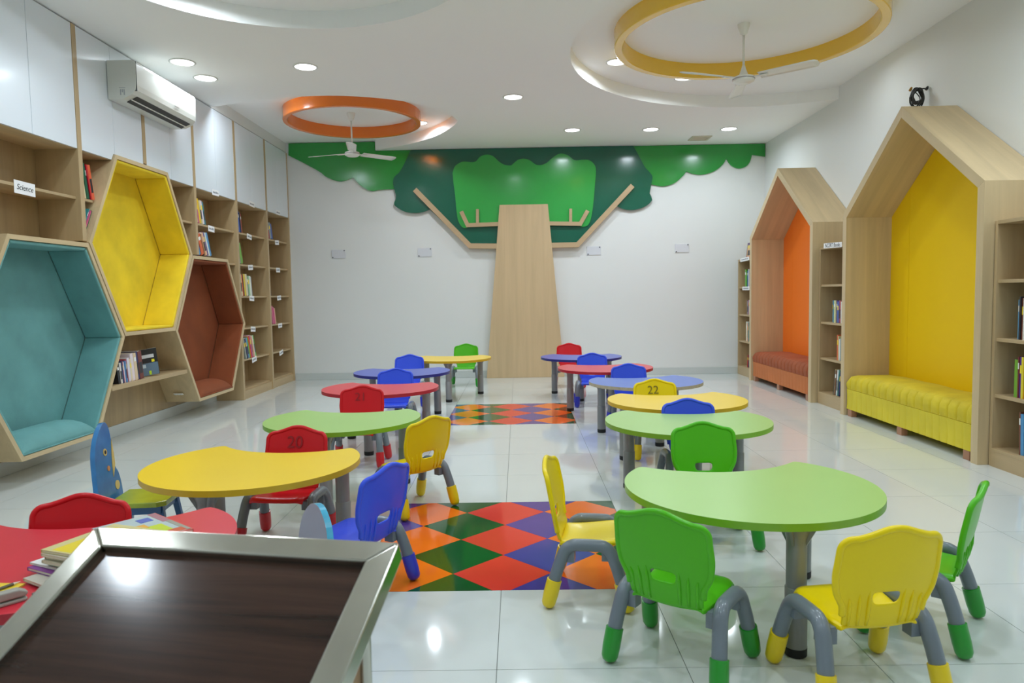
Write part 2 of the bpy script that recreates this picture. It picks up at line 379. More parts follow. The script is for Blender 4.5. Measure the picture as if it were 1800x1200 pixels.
g_leaf = mat('leaf_green_gloss', srgb(36, 148, 58), .22, coat=.35, var=.02); g_dark = mat('bottle_green_gloss', srgb(14, 94, 72), .2, coat=.35, var=.03); g_mid = mat('bright_green_gloss', srgb(48, 164, 70), .22, coat=.35, var=.02)
B().prism(smooth_poly(LG, [0, 1, 4, 8, 15, 16, 17, 18]), 'y', -.025, -.001).build('leaf_board', g_leaf, tree, bevel=.002)
B().prism(smooth_poly(RG, [0, 1, 2, 3, 9, 15, 20, 21]), 'y', -.025, -.001).build('leaf_board', g_leaf, tree, bevel=.002)
B().prism(smooth_poly(DG, [0, 3, 7, 10, 16, 17, 18, 19, 24, 26, 32]), 'y', -.045, -.026).build('leaf_board', g_dark, tree, bevel=.002)
B().prism(smooth_poly(BG, [0, 33, 34]), 'y', -.065, -.046).build('leaf_board', g_mid, tree, bevel=.002)
oak_trunk = wood('oak_trunk', srgb(202, 176, 137), 'z', .12)
B().prism([(-.463, 0), (.638, 0), (.433, 2.42), (-.239, 2.42)], 'y', -.10, -.001).build('trunk', oak_trunk, tree, bevel=.003)
oak_branch = wood('oak_branch', srgb(186, 160, 124), 'x', .1)
def bar(pts, wd, y0, y1, name, m):
    b = B(); P = [Vector(p) for p in pts]; n = len(P); L = []; R_ = []
    for i in range(n):
        if i == 0: d = (P[1] - P[0]).normalized(); k = 1
        elif i == n - 1: d = (P[-1] - P[-2]).normalized(); k = 1
        else:
            d1, d2 = (P[i] - P[i - 1]).normalized(), (P[i + 1] - P[i]).normalized(); d = (d1 + d2).normalized(); k = 1 / max(.5, d.dot(d1))
        nn = Vector((-d.y, d.x)); L.append(P[i] + nn * wd / 2 * k); R_.append(P[i] - nn * wd / 2 * k)
    b.prism([tuple(p) for p in L + R_[::-1]], 'y', y0, y1)
    return b.build(name, m, tree, bevel=.002)
for k, pts in enumerate([[(-1.416,2.654),(-0.664,1.862),(-0.27,1.852)],[(1.613,2.654),(0.843,1.852),(0.45,1.850)],[(-0.25,2.157),(-0.690,2.150),(-0.775,2.341)],[(-0.552,2.174),(-0.548,2.368)],[(0.44,2.154),(0.882,2.140),(0.987,2.321)],[(0.747,2.169),(0.750,2.351)]]):
    bar(pts, .07 if k < 2 else .055 if k in (2, 4) else .04, -.095, -.001 if k < 2 else -.066, 'branch' if k < 3 or k == 4 else 'twig', oak_branch)
acry = mat('frosted_acrylic', srgb(214, 216, 222), .15, coat=.5)
for k, (x, z) in enumerate([(-2.529, 1.784), (-1.309, 1.787), (1.077, 1.770), (2.316, 1.784)]):
    t = thing('wall_plate', 'blank pale acrylic plate on the back wall, ' + ('nearest the left shelves', 'between the left plate and the tree trunk', 'just right of the tree trunk', 'nearest the right bookcase')[k], 'sign', (x, YB, z), 0, 'blank acrylic wall plates')
    box(-.098, .098, -.008, -.002, -.06, .06).build('plate', acry, t, bevel=.002)
    for sx, sz in ((.082, .048), (-.082, -.048)):
        B().lathe([(0, -.001), (.008, -.001), (.008, -.013), (.005, -.015), (0, -.015)], (0, 0, 0), 12).build('screw', mat('screw_dark', srgb(70, 70, 74), .35, metal=.8), t, loc=(sx, 0, sz), rot=(-PI / 2, 0, 0))

# ------------------------------------------------------------------ left wall: shelving, cabinets, hexagon nooks
XF, XB = -3.21, -3.53
DIV = [(3.225, 3.275, 1.63), (4.225, 4.275, 1.63), (5.235, 5.285, 1.63), (6.155, 6.205, 2.362), (7.09, 7.14, 1.63), (8.135, 8.185, 0), (9.115, 9.165, 0), (9.995, 10.028, 0)]
unit = thing('wall_shelving', 'oak built-in shelving with open book compartments along the left wall', 'shelving', (XB, 3.2, 0))
def U(x0, x1, y0, y1, z0, z1): return box(x0 - XB, x1 - XB, y0 - 3.2, y1 - 3.2, z0, z1)
U(XL + .002, XB, 3.2, 8.135, .102, 3.2).build('back_panel', oak_back, unit)
U(XL + .002, XB, 8.135, YB - .002, .0, 3.2).build('back_panel', oak_back, unit)
for i, (y0, y1, z0) in enumerate(DIV):
    if i == 5:
        U(XB, XF, y0, y1, 0, .765).build('divider', shelf_z, unit, bevel=.0015); U(XB, XF, y0, y1, 1.015, 3.2).build('divider', shelf_z, unit, bevel=.0015)
    else: U(XB, XF, y0, y1, z0, 3.2).build('divider', shelf_z, unit, bevel=.0015)
SH = .02; FR = XF - .035
def shelf(y0, y1, z, th=SH, front=FR): U(XB, front, y0, y1, z - th, z).build('shelf', shelf_y, unit, bevel=.0012)
for y0, y1 in ((3.275, 4.225), (4.275, 5.235), (5.285, 5.44), (6.785, 7.09), (7.14, 8.135)): shelf(y0, y1, 1.955)
shelf(7.85, 8.135, 1.585); shelf(8.07, 8.135, 1.21)
ROWS = [1.955, 1.585, 1.21, .835, .465]
for y0, y1 in ((8.185, 9.115), (9.165, 9.995)):
    for z in ROWS: shelf(max(y0, 8.245) if (abs(z - .835) < .1 and y0 < 8.3) else y0, y1, z)
    shelf(y0, y1, .12)
    U(XB, XF - .012, y0, y1, .0, .1).build('plinth', shelf_y, unit)
shelf(5.49, 6.755, .51, .036, XF + .005)

BAYS = [(3.275, 4.225), (4.275, 5.235), (5.285, 6.155), (6.205, 7.09), (7.14, 8.135), (8.185, 9.115), (9.165, 9.995)]
ords = ['first', 'second', 'third', 'fourth', 'fifth', 'sixth', 'seventh']
where = ['beyond the left edge of the picture', 'above the Science shelf, nearest the camera', 'behind the near end of the air conditioner', 'behind the far end of the air conditioner', 'just past the air conditioner', 'second from the back wall', 'next to the back wall']
for k, (y0, y1) in enumerate(BAYS):
    t = thing('overhead_cabinet', 'tall white overhead cabinet ' + where[k], 'cabinet', (XB, (y0 + y1) / 2, 2.3), 0, 'white overhead cabinets')
    h = (y1 - y0) / 2
    nt_ = k in (2, 3); yo = 6.1225 - (y0 + y1) / 2; nz = .0515; na, nb = yo - .4215, yo + .4215; slp = .577
    box(.001, -XB + XF - .022, -h + .001, h - .001, nz + .002 if nt_ else .012, .899).build('carcass', white_door, t)
    pa, pb = (-h + .001, h - .001) if not nt_ else ((-h + .001, na - .032) if k == 2 else (nb + .032, h - .001))
    box(.001, -XB + XF - .02, pa, pb, 0, .012).build('bottom_panel', oak_y, t)
    def bottom(y):
        if not nt_ or y <= na - nz * slp or y >= nb + nz * slp: return .002
        return nz if na <= y <= nb else (nz - (na - y) / slp if y < na else nz - (y - nb) / slp)
    for s in (-1, 1):
        a, b_ = (-h + .003, -.0018) if s < 0 else (.0018, h - .003)
        ys_ = [b_] + sorted([q for q in (na - nz * slp, na, nb, nb + nz * slp) if nt_ and a + .002 < q < b_ - .002], reverse=True) + [a]
        B().prism([(a, .898)] + [(q, max(.002, bottom(q))) for q in reversed(ys_)] + [(b_, .898)], 'x', -XB + XF - .02, -XB + XF - .003).build('door', white_door, t, bevel=.0012)

def hexpts(R, cy_=0, cz=0): return [(cy_ + R * math.cos(math.radians(60 * k)), cz + R * math.sin(math.radians(60 * k))) for k in range(6)]
def hexnook(cy_, cz, col, colname, seat, label, rough):
    t = thing('hexagon_nook', label, 'seat nook', (XB, cy_, cz), 0, 'hexagon reading nooks')
    D = .335; Ro = .838; Ri = Ro - .036
    fab = mat(colname, col, rough, var=.13, vscale=4.5, bump=.12, bscale=220, sheen=.35)
    o, i_ = hexpts(Ro), hexpts(Ri)
    for k in range(6):
        k2 = (k + 1) % 6
        B().prism([o[k], o[k2], i_[k2], i_[k]], 'x', 0.002, D).build('frame_board', oak_y if k in (1, 4) else oak_z, t)
    # back cushion
    Rb = Ri - .01
    bk = B(); bk.prism(hexpts(Rb), 'x', .003, .045)
    bk.build('back_cushion', fab, t, bevel=.015, seg=4)
    # wall cushions, one per side
    th = .026
    ii = hexpts(Ri - .001); jj = hexpts(Ri - .001 - th * 1.1547)
    for k in range(6):
        k2 = (k + 1) % 6
        if k == 4 and seat:
            continue
        B().prism([ii[k], ii[k2], jj[k2], jj[k]], 'x', .047, D - .008).build('side_cushion', fab, t, bevel=.01, seg=3)
    if seat:
        z0 = -(Ri) * math.sqrt(3) / 2; hw = Ri / 2
        th = .125
        rows = []
        n = 14
        for a in range(n + 1):
            v = a / n; yy = (-hw + .002) + 2 * (hw - .002) * v
            edge = 1 - abs(2 * v - 1) ** 6
            row = []
            for xx, zz in ((D - .01, 0), (D - .006, .035), (D - .03, .075), (D - .09, .112), (D - .18, .125), (.06, .118), (.046, .08), (.046, 0)):
                za = zz * (.3 + .7 * edge)
                slope = .577 * za * (2 * v - 1)
                row.append((xx, yy + slope, z0 + .003 + za))
            rows.append(row)
        b = B(); b.grid(rows)
        k = len(rows[0]); b.add(rows[0], [tuple(range(k))]); b.add(rows[-1], [tuple(reversed(range(k)))])
        b.build('seat_cushion', fab, t, smooth=60, sub=1)
        B().tube([(D - .004, -hw, z0 + .008), (D - .004, hw, z0 + .008)], .006, 8).build('piping', fab, t, smooth=True)
    return t
hexnook(4.855, .89, srgb(104, 158, 157), 'teal_velvet', True, 'teal velvet hexagon reading nook in an oak frame, low on the left wall', .8)
hexnook(6.1225, 1.622, srgb(232, 203, 34), 'yellow_velvet', False, 'yellow velvet hexagon reading nook in an oak frame, the highest of three', .75)
hexnook(7.39, .89, srgb(134, 66, 27), 'rust_velvet', True, 'rust brown velvet hexagon reading nook in an oak frame, low and farthest', .8)
t = thing('wall_switch', 'small white switch plate on the slanted side below the rust nook', 'switch', (-3.42, 6.9, .26), 0)
t.rotation_euler = (PI / 2 - math.radians(60) + PI, 0, 0)
# plate lies on the outer face of the nook's lower left board
t.location = (-3.37, 6.897, .255); t.rotation_euler = (math.radians(150), 0, 0)
box(-.045, .045, -.016, .016, 0, .006).build('plate', white_plastic, t, bevel=.002)
for s in (-1, 0, 1): box(-.008 + .026 * s, .008 + .026 * s, -.01, .01, .006, .009).build('rocker', white_plastic, t)

# air conditioner
t = thing('air_conditioner', 'white split air conditioner on the cabinets above the yellow nook', 'air conditioner', (XF, 5.66, 2.77))
prof = [(0.0, .0), (.12, .0), (.195, .035), (.222, .07), (.2275, .11), (.2325, .27), (.226, .292), (.20, .30), (0, .30)]
B().prism([(p[0], p[1]) for p in prof], 'y', 0, 1.04).build('body', mat('ac_ivory_plastic', srgb(205, 206, 198), .3, coat=.3), t, bevel=.006, seg=3)
pn = Vector((.075, .0, .035)).normalized(); 
def on_chin(a, off): # point along the slanted underside
    p = Vector((.115, 0, -.002)).lerp(Vector((.196, 0, .036)), a); n = Vector((.42, 0, -.9)).normalized(); return p + n * off
a0v, a1v = on_chin(-.05, .001), on_chin(1.0, .001); c0, c1 = on_chin(-.05, .005), on_chin(1.0, .005)
B().prism([(a0v.x, a0v.z), (a1v.x, a1v.z), (c1.x, c1.z), (c0.x, c0.z)], 'y', .07, .98).build('air_outlet', black, t)
d0, d1 = on_chin(.42, .004), on_chin(.5, .004); e0, e1 = on_chin(.42, .012), on_chin(.5, .012)
B().prism([(d0.x, d0.z), (d1.x, d1.z), (e1.x, e1.z), (e0.x, e0.z)], 'y', .06, .99).build('louver', white_plastic, t)
box(.2325, .2345, .62, .70, .1, .108).build('badge', mat('badge_grey', srgb(150, 150, 152), .3, metal=.5), t)
box(.21, .2336, .005, .0065, .06, .29).build('panel_seam', mat('seam_grey', srgb(90, 92, 92), .6), t)
b = B()
for k in range(3): b.box(.10 + .014 * k, .108 + .014 * k, -.0012, 0, .03 + .02 * (k % 2), .075)
b.box(.092, .142, -.0012, 0, .085, .089)
b.build('sticker', mat('sticker_grey', srgb(150, 154, 156), .6), t)

# ------------------------------------------------------------------ right wall: house nooks, benches, bookcases
XH, XW = 3.03, 3.466
def house(ya, yb, yapex, eave, apex, name, label, col, cname):
    t = thing('house_nook', label, 'seat nook', (XH, (ya + yb) / 2, 0), 0, 'house shaped nooks'); yc = (ya + yb) / 2
    a, b_, p = ya - yc, yb - yc, yapex - yc; D = XW - XH; th = .07
    def ins(y, z, dy): return y + dy
    # inner roof line offset
    def off(p0, p1, d):
        v = Vector((p1[0] - p0[0], p1[1] - p0[1])).normalized(); n = Vector((-v.y, v.x)); return (Vector(p0) + n * d, Vector(p1) + n * d)
    def inter(l1, l2):
        (p1, p2), (p3, p4) = l1, l2; d1 = p2 - p1; d2 = p4 - p3; den = d1.x * d2.y - d1.y * d2.x
        s = ((p3.x - p1.x) * d2.y - (p3.y - p1.y) * d2.x) / den; return p1 + d1 * s
    out = [(a, 0), (a, eave), (p, apex), (b_, eave), (b_, 0)]
    L = [off(out[i], out[i + 1], -th) for i in range(4)]
    i1, i2, i3 = inter(L[0], L[1]), inter(L[1], L[2]), inter(L[2], L[3])
    B().prism([(a, 0), (a, eave), tuple(i1), (a + th, 0)], 'x', 0, D).build('side_panel', oak_z, t, bevel=.0015)
    B().prism([(b_, 0), (b_, eave), tuple(i3), (b_ - th, 0)], 'x', 0, D).build('side_panel', oak_z, t, bevel=.0015)
    B().prism([(a, eave), (p, apex), tuple(i2), tuple(i1)], 'x', 0, D).build('roof_panel', oak_roof, t, bevel=.0015)
    B().prism([(b_, eave), (p, apex), tuple(i2), tuple(i3)], 'x', 0, D).build('roof_panel', oak_roof, t, bevel=.0015)
    m = mat(cname, col, .45, spec=.3)
    ys = b_ - th - .30
    tt = lambda y: eave + (apex - eave) * (1 - abs(y - p) / ((b_ - p) if y > p else (p - a))) - th * 1.3
    B().prism([(a + th, .02), (ys - .0015, .02), (ys - .0015, tt(ys)), (p, apex - th * 1.4), (a + th, i1.y)], 'x', D - .02, D - .002).build('back_board', m, t)
    B().prism([(ys + .0015, .02), (b_ - th, .02), (b_ - th, i3.y), (ys + .0015, tt(ys))], 'x', D - .02, D - .002).build('back_board', m, t)
def bench(ya, yb, label, c_top, c_skirt, nm, ztop):
    t = thing('bench', label, 'bench', (XH + .02, (ya + yb) / 2, 0), 0); hw = (yb - ya) / 2 - .012; D = .385
    fa, fb = mat(nm + '_velvet_cushion', c_top, .75, var=.12, vscale=7, bump=.1, bscale=200, sheen=.3), mat(nm + '_velvet_skirt', c_skirt, .75, var=.07, vscale=5, bump=.1, bscale=200, sheen=.3)
    # pleated skirt
    def pleat(y, amp, per): 
        f = (y / per) % 1.0; return amp * (1 - abs(2 * f - 1) ** 7)
    n = 264
    rows = []
    for k in range(n + 1):
        y = -hw + 2 * hw * k / n
        pl = .007 - pleat(y, .007, .09)
        rows.append([(.004 + pl * (1 - j / 3.6) - (.004 if j in (0, 3) else 0), y, .065 + .185 * j / 3) for j in range(4)] + [(D, y, .25), (D, y, .065)])
    b = B(); b.grid([r + [r[0]] for r in rows]); b.add(rows[0], [tuple(range(6))]); b.add(rows[-1], [tuple(reversed(range(6)))])
    b.build('skirt', fb, t, smooth=50)
    rows = []
    zc = ztop - .25
    for k in range(n + 1):
        u = 2 * k / n - 1; y = -hw + 2 * hw * k / n
        e = 1 - abs(u) ** 30 * .35; pl = .022 - pleat(y, .022, .105)
        sag = .008 * math.sin(y * 5.1) + .006 * math.sin(y * 13 + 1)
        rows.append([(.004, y, .252), (-.006 + pl, y, .252 + zc * .28), (-.004 + pl, y, .252 + zc * .62 * e), (.022 + .6 * pl, y, .252 + zc * .9 * e), (.07, y, .252 + zc * e + sag * .5), (.19, y, .252 + (zc + .006) * e + sag), (D - .04, y, .252 + zc * e + sag * .4), (D - .002, y, .252 + zc * .75), (D, y, .252)])
    b = B(); b.grid([r + [r[0]] for r in rows]); k = len(rows[0]); b.add(rows[0], [tuple(range(k))]); b.add(rows[-1], [tuple(reversed(range(k)))])
    b.build('cushion', fa, t, smooth=60)
    ft = wood('bench_foot_' + nm, srgb(168, 120, 92), 'z')
    for y in (-hw + .06, 0, hw - .06):
        for x in (.0, D - .05): box(x, x + .05, y - .035, y + .035, 0, .064).build('foot', ft, t, bevel=.002)
house(4.655, 6.655, 5.68, 1.865, 2.60, 'a', 'large oak house shaped nook with a yellow back panel, nearest on the right wall', srgb(242, 200, 4), 'yellow_laminate')
house(7.33, 9.30, 8.33, 1.865, 2.585, 'b', 'oak house shaped nook with an orange back panel, farther on the right wall', srgb(246, 122, 34), 'orange_laminate')
bench(4.73, 6.58, 'yellow pleated velvet bench on short wooden feet inside the yellow house nook', srgb(208, 186, 32), srgb(214, 194, 44), 'yellow', .39)
bench(7.405, 9.225, 'rust orange pleated velvet bench on short wooden feet inside the orange house nook', srgb(150, 74, 36), srgb(186, 106, 52), 'rust', .39)
def bookcase(ya, yb, label):
    t = thing('bookcase', label, 'bookcase', (3.10, (ya + yb) / 2, 0), 0, 'low oak bookcases on the right wall'); h = (yb - ya) / 2; D = .364; th = .024
    for s in (-1, 1): box(0, D, min(s * h, s * (h - th)), max(s * h, s * (h - th)), 0, 1.605).build('side_panel', shelf_z, t, bevel=.0015)
    box(0, D, -h + th, h - th, 1.581, 1.605).build('top_panel', shelf_y, t, bevel=.0015)
    box(D - .012, D, -h + th, h - th, .1, 1.58).build('back_panel', oak_back, t)
    for z in (1.225, .845, .478, .122): box(.012 if z > .2 else 0, D - .012, -h + th, h - th, z - .022, z).build('shelf', shelf_y, t, bevel=.0012)
    box(0.0, .02, -h + th, h - th, 0, .1).build('plinth', shelf_y, t)
bookcase(3.25, 4.645, 'low oak bookcase cut by the right edge of the picture')
bookcase(6.665, 7.322, 'narrow low oak bookcase between the two house nooks')
bookcase(9.31, 10.015, 'narrow low oak bookcase between the orange nook and the back wall')

# cable bundle on the right wall
t = thing('cable_coil', 'coil of black cable hanging from a hook on the white wall above the yellow nook', 'cable', (XR - .085, 6.1, 2.785), math.radians(72))
random.seed(3)
bl = mat('cable_black', srgb(38, 40, 38), .5)
for k in range(10):
    a, b_ = .044 + random.uniform(-.016, .010), .07 + random.uniform(-.02, .014); ox = .02 - .006 * k + random.uniform(-.006, .006)
    pts = [(ox + .004 * math.sin(3 * th_ + k), a * math.cos(th_) * (1 - .25 * math.sin(th_)) + random.uniform(-.002, .002), b_ * math.sin(th_) - (.0 if k % 2 else .008) + .008 * math.sin(2 * th_ + k)) for th_ in [2 * PI * q / 24 for q in range(25)]]
    B().tube(catmull(pts, 2), .0055, 7).build('loop', bl, t, smooth=True)
B().tube(catmull([(0, .03, .0), (-.02, 0, -.075), (.0, -.02, -.015), (-.01, .03, .05)], 5), .0042, 7).build('loose_end', bl, t, smooth=True)
B().tube([(.02, -.083, .062), (.008, -.03, .062), (0, .0, .062), (0, .012, .072)], .005, 8).build('hook', bl, t, smooth=True)
for y, z in ((-.062, .045), (.058, .05)): B().lathe([(0, 0), (.011, 0), (.011, .022), (.006, .034), (0, .034)], (0, 0, 0), 12).build('plug', bl if y < 0 else mat('plug_brass', srgb(170, 130, 60), .35, metal=.6), t, loc=(-.01, y, z), rot=(.5, .3, 0), smooth=40)

# ------------------------------------------------------------------ tables
def build_table(label, cx, cy_, ang, top, edge):
    t = thing('moon_table', label, 'table', (cx, cy_, 0), math.radians(ang), 'moon shaped nursery tables')
    R = .46; half = .335; sag = .13; ytip = .315
    rin = .47; yc = ytip - sag + rin
    a_in = math.asin(half / rin)
    tipa = math.atan2(ytip, half)
    pts = []
    n = 150; a_s, a_e = tipa + 2 * PI, PI - tipa + 0.0
    # outer arc from right tip clockwise under to left tip
    A0 = tipa; A1 = -PI - tipa
    for k in range(n + 1):
        a = A0 + (A1 - A0) * k / n; pts.append((R * math.cos(a), R * math.sin(a)))
    for k in range(1, 60):
        a = -PI / 2 - a_in + 2 * a_in * k / 60; pts.append((rin * math.cos(a), yc + rin * math.sin(a)))
    # soften the tips
    def soften(p, it=2):
        for _ in range(it):
            q = list(p); m_ = len(p)
            for i in (0, n, (n - 1), 1, m_ - 1, n + 1):
                q[i] = tuple((p[i][c] * 2 + p[(i - 1) % m_][c] + p[(i + 1) % m_][c]) / 4 for c in (0, 1))
            p = q
        return p
    pts = soften(pts, 3)
    b = B(); b.prism(pts, 'z', .433, .4585); o = b.build('tabletop', [top, edge], t, bevel=.003, seg=2)
    for p in o.data.polygons:
        if abs(p.normal.z) < .5: p.material_index = 1
    for a in (-90, 34, 146):
        x, y = .385 * math.cos(math.radians(a)), .385 * math.sin(math.radians(a))
        lg = B().lathe([(.0, .2), (.0325, .2), (.0325, .385), (.036, .40), (.047, .425), (.055, .4325), (0, .4325)], seg=20).build('leg', grey_leg, t, loc=(x, y, 0), smooth=40)
        B().lathe([(0, .028), (.0355, .028), (.0355, .225), (.033, .228), (0, .228)], seg=20).build('sleeve', grey_leg, lg, smooth=40)
        B().lathe([(0, 0), (.032, 0), (.0355, .004), (.0362, .03), (0, .03)], seg=20).build('rubber_foot', rubber, lg, smooth=40)
        for q in range(4):
            r_ = B().prism([(.030, .365), (.062, .425), (.062, .4325), (.030, .4325)], 'y', -.004, .004); r_.build('bracket_rib', grey_leg, lg, rot=(0, 0, math.radians(a + 45 + 90 * q)))
    return t
def tmat(nm, top, edge, sp=.35):
    return mat(nm + '_table_laminate', top, .3, var=.015, vscale=3), mat(nm + '_table_edge', edge, .35, var=.03, vscale=9)
T_G = tmat('lime', srgb(168, 206, 118), srgb(126, 178, 44)); T_Y = tmat('yellow', srgb(246, 208, 44), srgb(206, 168, 30)); T_R = tmat('red', srgb(214, 50, 62), srgb(176, 30, 46)); T_B = tmat('blue', srgb(78, 92, 184), srgb(40, 44, 130))
T_B2 = (mat('blue_table_laminate_light', srgb(92, 122, 204), .3), mat('chipped_board_edge', srgb(176, 164, 140), .7, var=.12, vscale=30))
T_P = (mat('red_table_near_laminate', srgb(214, 46, 62), .33, var=.02), T_R[1])
TABLES = [
    ('lime green moon table nearest on the right with four small chairs around it', .854, 2.62, 4.6, T_G),
    ('lime green moon table second on the right, behind the nearest one', .945, 3.97, -7, T_G),
    ('yellow moon table third on the right between lime and blue tables', 1.055, 4.735, 0, T_Y),
    ('light blue moon table with chipped tan edge, fourth on the right', 1.03, 5.76, 6, T_B2),
    ('red moon table fifth on the right between two blue tables', .835, 6.86, 2, T_R),
    ('dark blue moon table farthest on the right beside the tree trunk', .708, 8.06, -6, T_B),
    ('red moon table covered with books just behind the teacher desk', -1.34, 2.04, 14, T_P),
    ('yellow moon table near on the left beside the blue elephant chair', -1.186, 3.09, -8, T_Y),
    ('lime green moon table on the left behind the near yellow one', -1.063, 4.20, -1.5, T_G),
    ('red moon table on the left between lime and blue tables', -1.11, 5.60, -4, T_R),
    ('dark blue moon table on the left between red and far yellow tables', -1.13, 6.77, 3, T_B),
    ('yellow moon table farthest on the left before the tree trunk', -.785, 8.15, 0, T_Y)]
for lb, x, y, a, m in TABLES: build_table(lb, x, y, a, *m)

# ------------------------------------------------------------------ plastic chairs
C_ = {'green': (srgb(82, 184, 22), srgb(30, 148, 40)), 'yellow': (srgb(240, 212, 3), srgb(238, 208, 6)), 'blue': (srgb(58, 88, 226), srgb(44, 60, 196)), 'red': (srgb(206, 22, 32), srgb(200, 24, 36))}
SHELL = {k: mat(k + '_chair_shell', v[0], .3, coat=.08, var=.02, vscale=5, spec=.3) for k, v in C_.items()}
CAPM = {k: mat(k + '_chair_foot', v[1], .33, coat=.25) for k, v in C_.items()}
def lerp(a, b_, t): return a + (b_ - a) * t
def interp(tab, t):
    for (t0, v0), (t1, v1) in zip(tab, tab[1:]):
        if t <= t1:
            u = (t - t0) / (t1 - t0); u = u * u * (3 - 2 * u) * .5 + u * .5
            return lerp(v0, v1, u)
    return tab[-1][1]
def shell_meshes():
    US = [-1, -.97, -.86, -.6, -.3, -.15, 0, .15, .3, .6, .86, .97, 1]
    VS = [0, .06, .13, .2, .25, .38, .48, .6, .72, .82, .886, .925, .955, .978, .992, 1.0]
    wtab = [(0, .118), (.22, .124), (.4, .146), (.55, .1535), (.85, .1500), (1, .147)]
    rows = []
    for v in VS:
        hw = interp(wtab, v); z = lerp(.238, .504, v); y0 = -.118 - .058 * v - (0.0 if v > .1 else -.006 * (1 - v / .1))
        if v > .886: hw -= .03 * (1 - math.sqrt(max(0, 1 - ((v - .886) / .114) ** 2)))
        row = []
        for u in US:
            au = abs(u); x = u * hw; q = min(1, abs(x) / .122)
            zz = z + (.028 * .5 * (1 + math.cos(PI * q)) * ((v - .6) / .4) if v > .6 else 0)
            zb = -.012 * (1 - au * au) * max(0, 1 - v / .25)
            row.append((x, y0 + .022 * (abs(x / .15) ** 2.2) * (.5 + .5 * v), zz + zb))
        rows.append(row)
    bk = B(); n, k = len(rows), len(US)
    fs = []
    for i in range(n - 1):
        for j in range(k - 1):
            if i == 4 and 4 <= j <= 7: continue
            fs.append((i * k + j, i * k + j + 1, (i + 1) * k + j + 1, (i + 1) * k + j))
    bk.add([p for r in rows for p in r], fs)
    rim = [rows[i][0] for i in range(2, n)] + [rows[-1][j] for j in range(2, k - 2)] + [rows[i][-1] for i in range(n - 1, 1, -1)]
    # seat
    srow = []
    SV = [0, .08, .2, .4, .6, .8, .92, .98, 1.0]
    for v in SV:
        y = lerp(-.112, .138, v); hw = interp([(0, .118), (.3, .128), (.8, .134), (1, .128)], v)
        z = interp([(0, .236), (.12, .232), (.35, .236), (.7, .247), (.92, .25), (.98, .244), (1, .23)], v)
        row = []
        for u in US:
            au = abs(u); zz = z - .009 * (1 - au ** 2) * math.sin(PI * min(1, v * 1.05)) + (.004 * au ** 6)
            if au > .95: zz -= .012
            yy = y - (.02 * max(0, (au - .75) / .25) ** 2 if v > .9 else 0)
            if v <= .08: zz -= .012 * (1 - au * au) * (1 - v / .08); yy -= 0
            row.append((u * hw, yy, zz))
        srow.append(row)
    st = B().grid(srow)
    ribs = []
    for s in (-1, 1):
        for q, u in enumerate((.42, .64, .86)):
            xx = s * u * .122
            ribs.append(B().tube([(xx * 1.06, -.1455 + .014 * u ** 2.2, .35 - .012 * q), (xx * 1.02, -.1395 + .012 * u ** 2.2, .31), (xx, -.130 + .012 * u ** 2.2, .27), (xx * .97, -.121 + .01 * u ** 2.2, .238)], [.001, .0055, .006, .004], 8))
    return bk, st, rim, ribs
_bk, _st, _rim, _ribs = shell_meshes()
def side_path(s):
    f = [(s * .18, -.1475, .02), (s * .172, -.122, .12), (s * .1645, -.098, .19), (s * .1605, -.082, .222), (s * .158, -.058, .238), (s * .157, -.03, .2405)]
    return f + [(x, -y, z) for x, y, z in reversed(f)]
TUBE = {s: B().tube(catmull(side_path(s), 4), .0232, 14) for s in (-1, 1)}
def chair_meshes(k):
    d = {}
    d['backrest'] = _bk.mesh('backrest', SHELL[k], True); d['seat'] = _st.mesh('seat', SHELL[k], True)
    d['rim'] = B().tube(catmull(_rim, 3), .0098, 10).mesh('rim', SHELL[k], True)
    d['ribs'] = [r.mesh('rib', SHELL[k], True) for r in _ribs]
    cap = B().lathe([(0, 0), (.012, .0008), (.021, .006), (.0265, .018), (.0285, .05), (.0282, .108), (.0235, .109)], seg=18, cap=True).mesh('foot_cap', CAPM[k], 40); d['cap'] = cap
    return d
frame_me = {s: TUBE[s].mesh('side_frame', grey_tube, True) for s in (-1, 1)}
brk_me = box(-.024, .024, -.02, .02, -.026, .024).mesh('bracket', grey_tube)
brk_me2 = B().box(-.028, .028, -.018, .018, -.02, .02).mesh('bracket', grey_tube)
CM = {k: chair_meshes(k) for k in C_}
def make_chair(k, label, x, y, deg, number=None, group='small plastic chairs with grey frames'):
    d = CM[k]
    t = thing('nursery_chair', label, 'chair', (x, y, 0), math.radians(deg), group)
    o = link_mesh('backrest', d['backrest'], t)
    md = o.modifiers.new('solidify', 'SOLIDIFY'); md.thickness = .009; md.offset = 0
    md = o.modifiers.new('subsurf', 'SUBSURF'); md.levels = 2; md.render_levels = 2
    link_mesh('rim', d['rim'], o)
    for r in d['ribs']: link_mesh('rib', r, o)
    if number:
        text_mesh(number, .085, mat(k + '_marker', tuple(v * (.5 if k == 'red' else .25) for v in C_[k][0][:3]) + (1,), .6), o, 'number', (.012, -.1535, .456), (PI / 2 - .19, 0, PI))
    o = link_mesh('seat', d['seat'], t)
    md = o.modifiers.new('solidify', 'SOLIDIFY'); md.thickness = .014; md.offset = 0
    md = o.modifiers.new('subsurf', 'SUBSURF'); md.levels = 2; md.render_levels = 2
    for s in (-1, 1):
        f = link_mesh('side_frame', frame_me[s], t)
        link_mesh('bracket', brk_me, f, (s * .141, -.07, .2)); link_mesh('bracket', brk_me2, f, (s * .138, .07, .205))
        for e in (-1, 1): link_mesh('foot_cap', d['cap'], f, (s * .1814, e * .1522, .0042), (e * .25, -s * .08, 0))
    return t
def face(fx, fy): return math.degrees(math.atan2(fy, fx)) - 90
